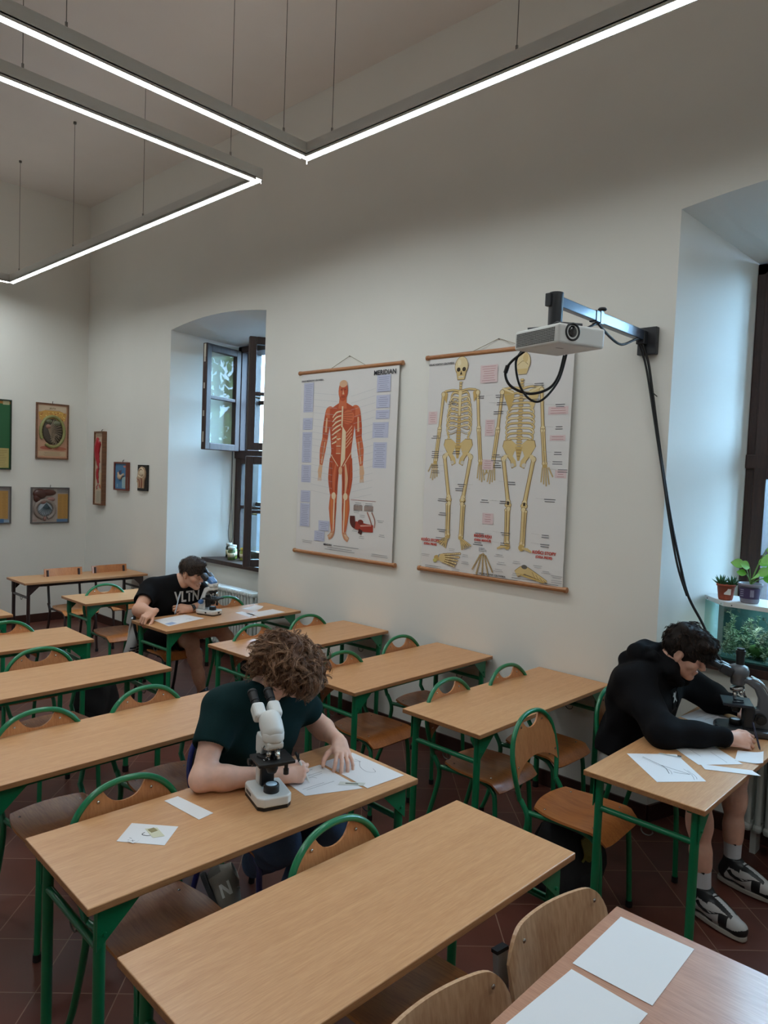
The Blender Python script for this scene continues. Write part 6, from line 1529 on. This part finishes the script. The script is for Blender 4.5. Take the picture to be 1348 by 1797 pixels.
so, _ = shoe(p2, SM, gs, 'runner')
side_mark(so, SM, LETTER_N, -1, gs[4], 'letter_n')
side_mark(so, SM, LETTER_N, 1, gs[4], 'letter_n')
SM2 = T(J['lank'][0]+.02, J['lank'][1], .003) @ RZ(R(8)); shoe(p2, SM2, gs, 'runner')
pen = thing('pen', 'black and white pen in the right hand of the curly haired person', 'pen', (0, 0, 0))
tip = Vector((6.99, -2.262, .763)); top = Vector((6.945, -2.300, .880)); d_ = (top-tip)
m = MB(); m.tube([tip, tip+d_*.08], [.0008, .004], 10); m.tube([tip+d_*.08, tip+d_*.72], .0045, 12); m.build('barrel', white_p, pen)
m = MB(); m.tube([tip+d_*.72, top], .0050, 12); m.box(tuple(tip+d_*.83+Vector((.006, 0, 0))), (.003, .004, .034)); m.build('cap', black_m, pen)

# ---------- person in the black T-shirt at the back microscope
J = dict(head=(3.861, -.840, 1.091), neck=(3.765, -.915, 1.005), rsh=(3.70, -1.125, .965), lsh=(3.73, -.725, .955), relb=(3.87, -1.315, .835), rwr=(3.995, -1.265, .833), lelb=(3.79, -.60, .805), lwr=(3.862, -.862, .793), chest=(3.69, -.93, .86), pelvis=(3.60, -.95, .555), rhip=(3.62, -1.05, .545), lhip=(3.63, -.86, .535), rknee=(4.03, -.67, .635), lknee=(3.97, -.90, .54), rank=(4.10, -.95, .47), lank=(3.955, -.775, .085))
J['rank'] = (4.02, -.42, .30)
M = head_frame(J['head'], 20, 18, 6)
lo, hi = bounds(J, .14); F = Field(lo, hi, .0036)
add_torso(F, J, -.005); add_neck(F, M, J['neck'], .004); add_head(F, M)
add_arm(F, J['rsh'], J['relb'], J['rwr'], .004); add_arm(F, J['lsh'], J['lelb'], J['lwr'], .003)
add_leg(F, J['rhip'], J['rknee'], J['rank']); add_leg(F, J['lhip'], J['lknee'], J['lank']); add_foot(F, J['lank'], (.8, -.3)); add_foot(F, J['rank'], (.9, .2))
RH = frame(J['rwr'], (.22, -.88, -.30), (.25, -.22, .94)); add_hand(F, RH, False, [(48, 52, 20), (50, 54, 20), (50, 54, 20), (50, 52, 20)], thumb=((.7, .62, -.35), (.9, .35, -.25), (.95, .1, -.2)), sc=1.0)
LH = frame(J['lwr'], (-.02, -.99, .10), (.86, -.02, .50)); lp = add_hand(F, LH, True, [(40, 55, 25), (50, 62, 30), (56, 66, 30), (60, 66, 30)], thumb=((.75, .5, -.45), (.95, .1, -.3), (.9, -.2, -.3)), sc=1.0)
P, Q = F.mesh(); sk1 = skin('tanned_skin', (212, 162, 136), 0)
p1 = mesh_np('person', P, Q, sk1); tag(p1, 'person in a black lettered T-shirt looking into the blue-and-white microscope', 'person')
eyes_brows(M, p1, mat('dark_brow', (48, 34, 28), .8), eye_w, iris_b)
c1 = [mat('brown_hair_a', (66, 50, 40), .5, spec=.5), mat('brown_hair_b', (92, 72, 56), .5, spec=.5), mat('brown_hair_c', (44, 33, 27), .55)]
CUTS = [((.092, 0, -.060), (.062, .10, .092)), ((-.02, 0, -.118), (.13, .13, .062)), ((-.006, .09, -.02), (.034, .03, .042)), ((-.006, -.09, -.02), (.034, .03, .042)), ((.05, .082, -.05), (.05, .03, .055)), ((.05, -.082, -.05), (.05, .03, .055))]
hp, hq = hair_cap(M, (.107, .083, .097), (-.014, 0, .036), CUTS, [((.045, 0, .10), (.05, .055, .03))], .003, 70, ph=.2)
hair = mesh_np('hair', hp, hq, c1[2], p1)
strands('hair_strands', hair_strands(hp, hq, M, 3200, .036, .42, 1.2, c1, (-.075, 0, .10), seg=5, width=.0012, seed=5, jitter=.3, skip=lambda e: e[2] < -.035 or (e[0] > .03 and e[2] < .022) or (e[0] > -.05 and e[2] < -.005 and e[0] > -.04)), c1, hair)
tee1 = cloth('black_jersey', (17, 17, 19))
ts = shirt(J, 't_shirt', tee1, p1, .022, .60, (.082, .076), .008, .56, .006, 28, M=M, seed=.7)
v, f = text_mesh('VLTN', .098, 0, 'CENTER', .0028)
cn = unit((.88, -.30, .05)); lat = unit(V3((.10, 1.0, 0))-cn*(V3((.10, 1.0, 0))@cn)); upv = np.cross(cn, lat); o0 = V3((3.83, -.86, .890))
pts = [tuple(o0+lat*a*.92+upv*b*1.25) for a, b, _ in v]
pts = project_on(ts, pts, -cn, .0015)
m = MB(); m.add(pts, f); m.build('lettering', mat('white_print', (190, 188, 184), .7), ts)
shorts = cloth('black_shorts', (20, 20, 22)); F = Field(lo, hi, .006)
F.cone(J['rhip'], lerp(J['rhip'], J['rknee'], .60), .112, .098, .05); F.cone(J['lhip'], lerp(J['lhip'], J['lknee'], .78), .112, .098, .05); F.cone(J['rhip'], J['lhip'], .115, None, .05); F.cone(J['pelvis'], lerp(J['pelvis'], J['chest'], .3), .12, .12, .05); F.noise(.006, 30, 4.)
for a, b, fr in (('rhip', 'rknee', .56), ('lhip', 'lknee', .74)):
    e = V3(lerp(J[a], J[b], fr)); n = unit(V3(J[b])-V3(J[a])); F.half(e, n, .006, e-.15, e+.16); F.cone(e-n*.02, e+n*.05, .082, None, .004, 's')
F.half((0, 0, .66), (0, 0, 1)); P, Q = F.mesh(); mesh_np('shorts', P, Q, shorts, p1)
bs = [mat('black_sneaker', (28, 28, 30), .6), mat('black_sneaker_toe', (36, 36, 38), .6), mat('white_sole', (196, 194, 188), .6), mat('black_lace', (24, 24, 25), .8), mat('sock_white', (200, 200, 202), .9)]
shoe(p1, T(J['lank'][0]+.02, J['lank'][1], .003) @ RZ(R(-15)), bs, 'plain')
shoe(p1, T(J['rank'][0]+.0, J['rank'][1]-.01, J['rank'][2]-.09) @ RZ(R(20)) @ RY(R(35)), bs, 'plain')
m = MB(); wx = V3(J['lwr']); ax = unit(V3(J['lelb'])-wx); FM = frame(tuple(wx+ax*.022), tuple(ax), (.86, -.12, .50)); m.M = FM @ RY(R(90)); m.lathe([(.0335, -.011), (.0345, -.011), (.0345, .011), (.0335, .011)], 24); w_ = m.build('wristwatch', mat('silver_band', (120, 122, 126), .35, metal=.7), p1)
m = MB(); m.M = FM; m.box((0, 0, .036), (.030, .036, .009), bev=.003); m.build('watch_face', mat('watch_black', (26, 24, 26), .15, coat=1.), w_)
pen = thing('pen', 'thin white pen held upright by the person in the black T-shirt', 'pen', (0, 0, 0))
tip = Vector((3.905, -1.02, .775)); top = Vector((3.865, -.955, .925)); d_ = top-tip
m = MB(); m.tube([tip, tip+d_*.08], [.0008, .004], 10); m.tube([tip+d_*.08, top], .0043, 12); m.build('barrel', mat('pale_blue_pen', (176, 190, 206), .3), pen)
# jacket hanging on the chair of this person
jk = mat('white_nylon', (196, 196, 194), .6, bump=.3, bscale=60)
m = MB(); g = []
for i in range(12):
    t = i/11; row = []
    for j in range(14):
        u = j/13; row.append((3.425-.05*t-.02*math.sin(u*9+t*3)-.015*math.sin(t*7), -1.145+.20*u-.03*t+.012*math.sin(t*5+u*4), .68-.36*t))
    g.append(row)
m.sheet(g, .012); jo = m.build('jacket', jk); tag(jo, 'white jacket with three dark stripes hanging over the chair of the black T-shirt', 'jacket')
for k in range(3):
    m = MB(); g = []
    for j in range(14):
        u = j/13; row = []
        for i in (0, 1):
            t = .70+.075*k+.035*i; row.append((3.425-.05*t-.02*math.sin(u*9+t*3)-.015*math.sin(t*7)+.015, -1.145+.20*u-.03*t+.012*math.sin(t*5+u*4), .68-.36*t))
        g.append(row)
    m.sheet(g, .002); m.build('stripe', mat('navy_stripe', (30, 32, 44), .7), jo)

# ---------- person in the black hoodie
J = dict(head=(7.714, -.418, 1.130), neck=(7.63, -.455, 1.055), rsh=(7.53, -.625, .97), lsh=(7.555, -.235, .97), relb=(7.765, -.775, .822), rwr=(7.99, -.583, .806), lelb=(7.76, -.075, .83), lwr=(7.90, -.13, .84), chest=(7.525, -.44, .875), pelvis=(7.455, -.42, .57), rhip=(7.47, -.51, .55), lhip=(7.47, -.33, .55), rknee=(7.905, -.675, .53), lknee=(7.945, -.28, .53), rank=(7.955, -.70, .115), lank=(7.965, -.315, .115))
M = head_frame(J['head'], 10, 26, 8)
lo, hi = bounds(J, .14); F = Field(lo, hi, .0036)
add_torso(F, J, -.012); add_neck(F, M, J['neck']); add_head(F, M)
add_arm(F, J['rsh'], J['relb'], J['rwr']); add_arm(F, J['lsh'], J['lelb'], J['lwr'])
add_leg(F, J['rhip'], J['rknee'], J['rank'], -.004); add_leg(F, J['lhip'], J['lknee'], J['lank'], -.004); add_foot(F, J['rank'], (.9, -.1)); add_foot(F, J['lank'], (.95, .2))
RH = frame(J['rwr'], (.78, .62, -.03), (.50, -.52, .70)); rp3 = add_hand(F, RH, False, [(38, 72, 45), (46, 76, 45), (52, 76, 45), (56, 74, 45)], thumb=((.8, .5, -.3), (.95, .1, -.3), (.9, -.3, -.3)), sc=1.02)
LH = frame(J['lwr'], (.85, -.35, -.2), (.1, .2, .97)); add_hand(F, LH, True, [(30, 40, 20)]*4, sc=1.0)
P, Q = F.mesh(); sk3 = skin('light_tan_skin', (220, 170, 148), 0)
p3 = mesh_np('person', P, Q, sk3); tag(p3, 'person in a black hoodie and grey shorts bent over the grey microscope', 'person')
eyes_brows(M, p3, mat('dark_brow', (48, 34, 28), .8), eye_w, iris_b)
c3 = [mat('dark_hair_a', (44, 33, 28), .62, spec=.22), mat('dark_hair_b', (66, 51, 42), .62, spec=.22), mat('dark_hair_c', (30, 23, 20), .7, spec=.2)]
CUTS3 = [((.098, 0, -.068), (.062, .10, .090)), ((-.02, 0, -.122), (.13, .13, .062)), ((-.006, .09, -.02), (.034, .03, .040)), ((-.006, -.09, -.02), (.034, .03, .040)), ((.05, .088, -.055), (.05, .03, .055)), ((.05, -.088, -.055), (.05, .03, .055))]
hp, hq = hair_cap(M, (.112, .088, .100), (-.012, 0, .038), CUTS3, [((.055, 0, .095), (.06, .07, .045)), ((-.02, 0, .115), (.07, .06, .03)), ((.098, 0, .045), (.022, .055, .035))], .006, 64, ph=1.2)
hair = mesh_np('hair', hp, hq, c3[2], p3)
strands('hair_strands', hair_strands(hp, hq, M, 4400, .034, .22, .9, c3, (-.075, 0, .12), gravity=.05, seg=6, width=.0011, seed=8, jitter=.3, clump=6, cr=.004, skip=lambda e: e[2] < -.04 or (e[0] > .035 and e[2] < .020) or (e[0] > -.045 and e[2] < .020 and abs(e[1]) > .05)), c3, hair)
hood_m = cloth('black_sweatshirt', (15, 15, 18))
def hoodextra(F):
    nk = V3(J['neck']); bk = unit((-.9, -.25, .1)); la = unit(V3(J['lsh'])-V3(J['rsh'])); up = V3((0, 0, 1))
    # the hood lies folded behind the neck, its rim wraps round to the chest
    F.cone(nk+bk*.11-la*.055+up*.030, nk+bk*.11+la*.055+up*.030, .060, None, .012); F.cone(nk+bk*.155-la*.02-up*.02, nk+bk*.155+la*.02-up*.02, .055, None, .015)
    F.cone(nk+bk*.055-la*.06+up*.062, nk+bk*.045+la*.06+up*.075, .026, None, .006); F.cone(nk+bk*.09-la*.075+up*.02, nk+bk*.02-la*.08+up*.05, .030, .026, .008); F.cone(nk+bk*.09+la*.02+up*.075, nk+bk*.02+la*.03+up*.085, .026, .022, .008)
    F.cone(V3(J['pelvis'])+V3((.02, 0, .05)), V3(J['chest']), .150, .13, .06)
    pts = [nk+bk*.07+up*.055, nk+bk*.02-la*.070+up*.045, nk-bk*.05-la*.072-up*.015, nk-bk*.085-la*.03-up*.065]
    for a, b in zip(pts[:-1], pts[1:]): F.cone(a, b, .030, .027, .02)
    pts = [nk+bk*.07+up*.055, nk+bk*.02+la*.070+up*.045, nk-bk*.05+la*.072-up*.015, nk-bk*.085+la*.03-up*.065]
    for a, b in zip(pts[:-1], pts[1:]): F.cone(a, b, .030, .027, .02)
ho = shirt(J, 'hoodie', hood_m, p3, .036, 0, (0, 0), .003, .575, .014, 26, res=.005, M=M, long=True, seed=2.2, extra=hoodextra)
m = MB(); a = V3(J['rwr']); ax = unit(V3(J['relb'])-a); m.tube([tuple(a+ax*.0), tuple(a+ax*.05)], [.0385, .041], 20); m.build('cuff', hood_m, ho)
nk = V3(J['neck']); 
for s in (-1, 1):
    la = unit(V3(J['lsh'])-V3(J['rsh'])); p0 = nk+V3((.105, .02, -.07))+la*.03*s
    pts = project_on(ho, [tuple(p0+V3((.03*t, .0, -.13*t))) for t in (0, .25, .5, .75, 1)], (-.9, .1, -.2), .004); m = MB(); m.tube(spline(pts, 4), .0026, 6); m.build('drawstring', hood_m, ho)
jm = [(0, .03), (.006, .028), (.006, .022), (.016, .034), (.019, .032), (.009, .014), (.010, .006), (.022, -.010), (.018, -.014), (.004, -.002), (-.010, -.016), (-.022, -.014), (-.022, -.010), (-.010, -.008), (-.004, .004), (-.006, .014), (-.012, .010), (-.014, .013), (-.006, .022), (-.005, .028)]
cn = unit((.80, -.55, .1)); lat = unit((.55, .80, 0)); o0 = nk+V3((.10, -.01, -.165)); pts = project_on(ho, [tuple(o0+lat*a+V3((0, 0, 1))*b*1.1) for a, b in jm], -cn, .002)
bm = bmesh.new(); f = bm.faces.new([bm.verts.new(p) for p in pts]); bmesh.ops.triangulate(bm, faces=[f]); me = bpy.data.meshes.new('chest_emblem'); bm.to_mesh(me); bm.free(); me.materials.append(mat('white_print', (190, 188, 184), .7)); k = bpy.data.objects.new('chest_emblem', me); COL.objects.link(k); k.parent = ho
gsh = cloth('light_grey_sweat_shorts', (168, 166, 164)); F = Field(lo, hi, .006)
F.cone(J['rhip'], lerp(J['rhip'], J['rknee'], .85), .112, .092, .05); F.cone(J['lhip'], lerp(J['lhip'], J['lknee'], .85), .112, .092, .05); F.cone(J['rhip'], J['lhip'], .118, None, .05); F.cone(J['pelvis'], lerp(J['pelvis'], J['chest'], .2), .125, .12, .05); F.noise(.006, 30, 1.)
for a, b in (('rhip', 'rknee'), ('lhip', 'lknee')):
    e = V3(lerp(J[a], J[b], .80)); n = unit(V3(J[b])-V3(J[a])); F.half(e, n, .006, e-.15, e+.16); F.cone(e-n*.02, e+n*.05, .080, None, .004, 's')
F.half((0, 0, .63), (0, 0, 1)); P, Q = F.mesh(); mesh_np('shorts', P, Q, gsh, p3)
sockm = mat('white_ribbed_sock', (200, 200, 204), .9, bump=.5, bscale=260)
dk_ = [mat('white_leather', (188, 186, 184), .45), mat('black_leather', (20, 20, 22), .4), mat('off_white_sole', (178, 172, 162), .6), mat('black_lace', (24, 24, 25), .8), mat('black_leather', (20, 20, 22), .4)]
for an, kn, rz in (('rank', 'rknee', -18), ('lank', 'lknee', -8)):
    a = V3(J[an]); kk = V3(J[kn]); d = unit(kk-a)
    m = MB(); m.tube([tuple(a+V3((0, 0, -.03))), tuple(a+d*.01), tuple(a+d*.05), tuple(a+d*.10), tuple(a+d*.135)], [.037, .0385, .040, .0425, .0455], 24); so_ = m.build('sock', sockm, p3)
    MS = T(a[0]+.028, a[1]-.008, .003) @ RZ(R(rz)); so, _ = shoe(p3, MS, dk_, 'dunk')
    for sd in (-1, 1): side_mark(so, MS, SWOOSH, sd, dk_[1], 'swoosh')
    q = [(-.022, .0), (-.010, -.006), (.024, .004), (-.006, .0005), (-.014, .004)]
    c0 = a+d*.10; lat = unit((.70, .71, 0)); nn = unit((.71, -.70, 0)); pts = project_on(so_, [tuple(c0+nn*.05+lat*x+V3((0, 0, 1))*y*1.2) for x, y in q], -nn, .0012)
    bm = bmesh.new(); f = bm.faces.new([bm.verts.new(p) for p in pts]); bmesh.ops.triangulate(bm, faces=[f]); me = bpy.data.meshes.new('swoosh'); bm.to_mesh(me); bm.free(); me.materials.append(dk_[1]); k = bpy.data.objects.new('swoosh', me); COL.objects.link(k); k.parent = so_
pen = thing('pen', 'dark pen in the fist of the person in the black hoodie', 'pen', (0, 0, 0))
tip = Vector((8.105, -.500, .763)); top = Vector((8.055, -.455, .870)); d_ = top-tip
m = MB(); m.tube([tip, tip+d_*.08], [.0008, .004], 10); m.tube([tip+d_*.08, top], .0045, 12); m.build('barrel', mat('dark_blue_pen', (34, 38, 60), .3), pen)
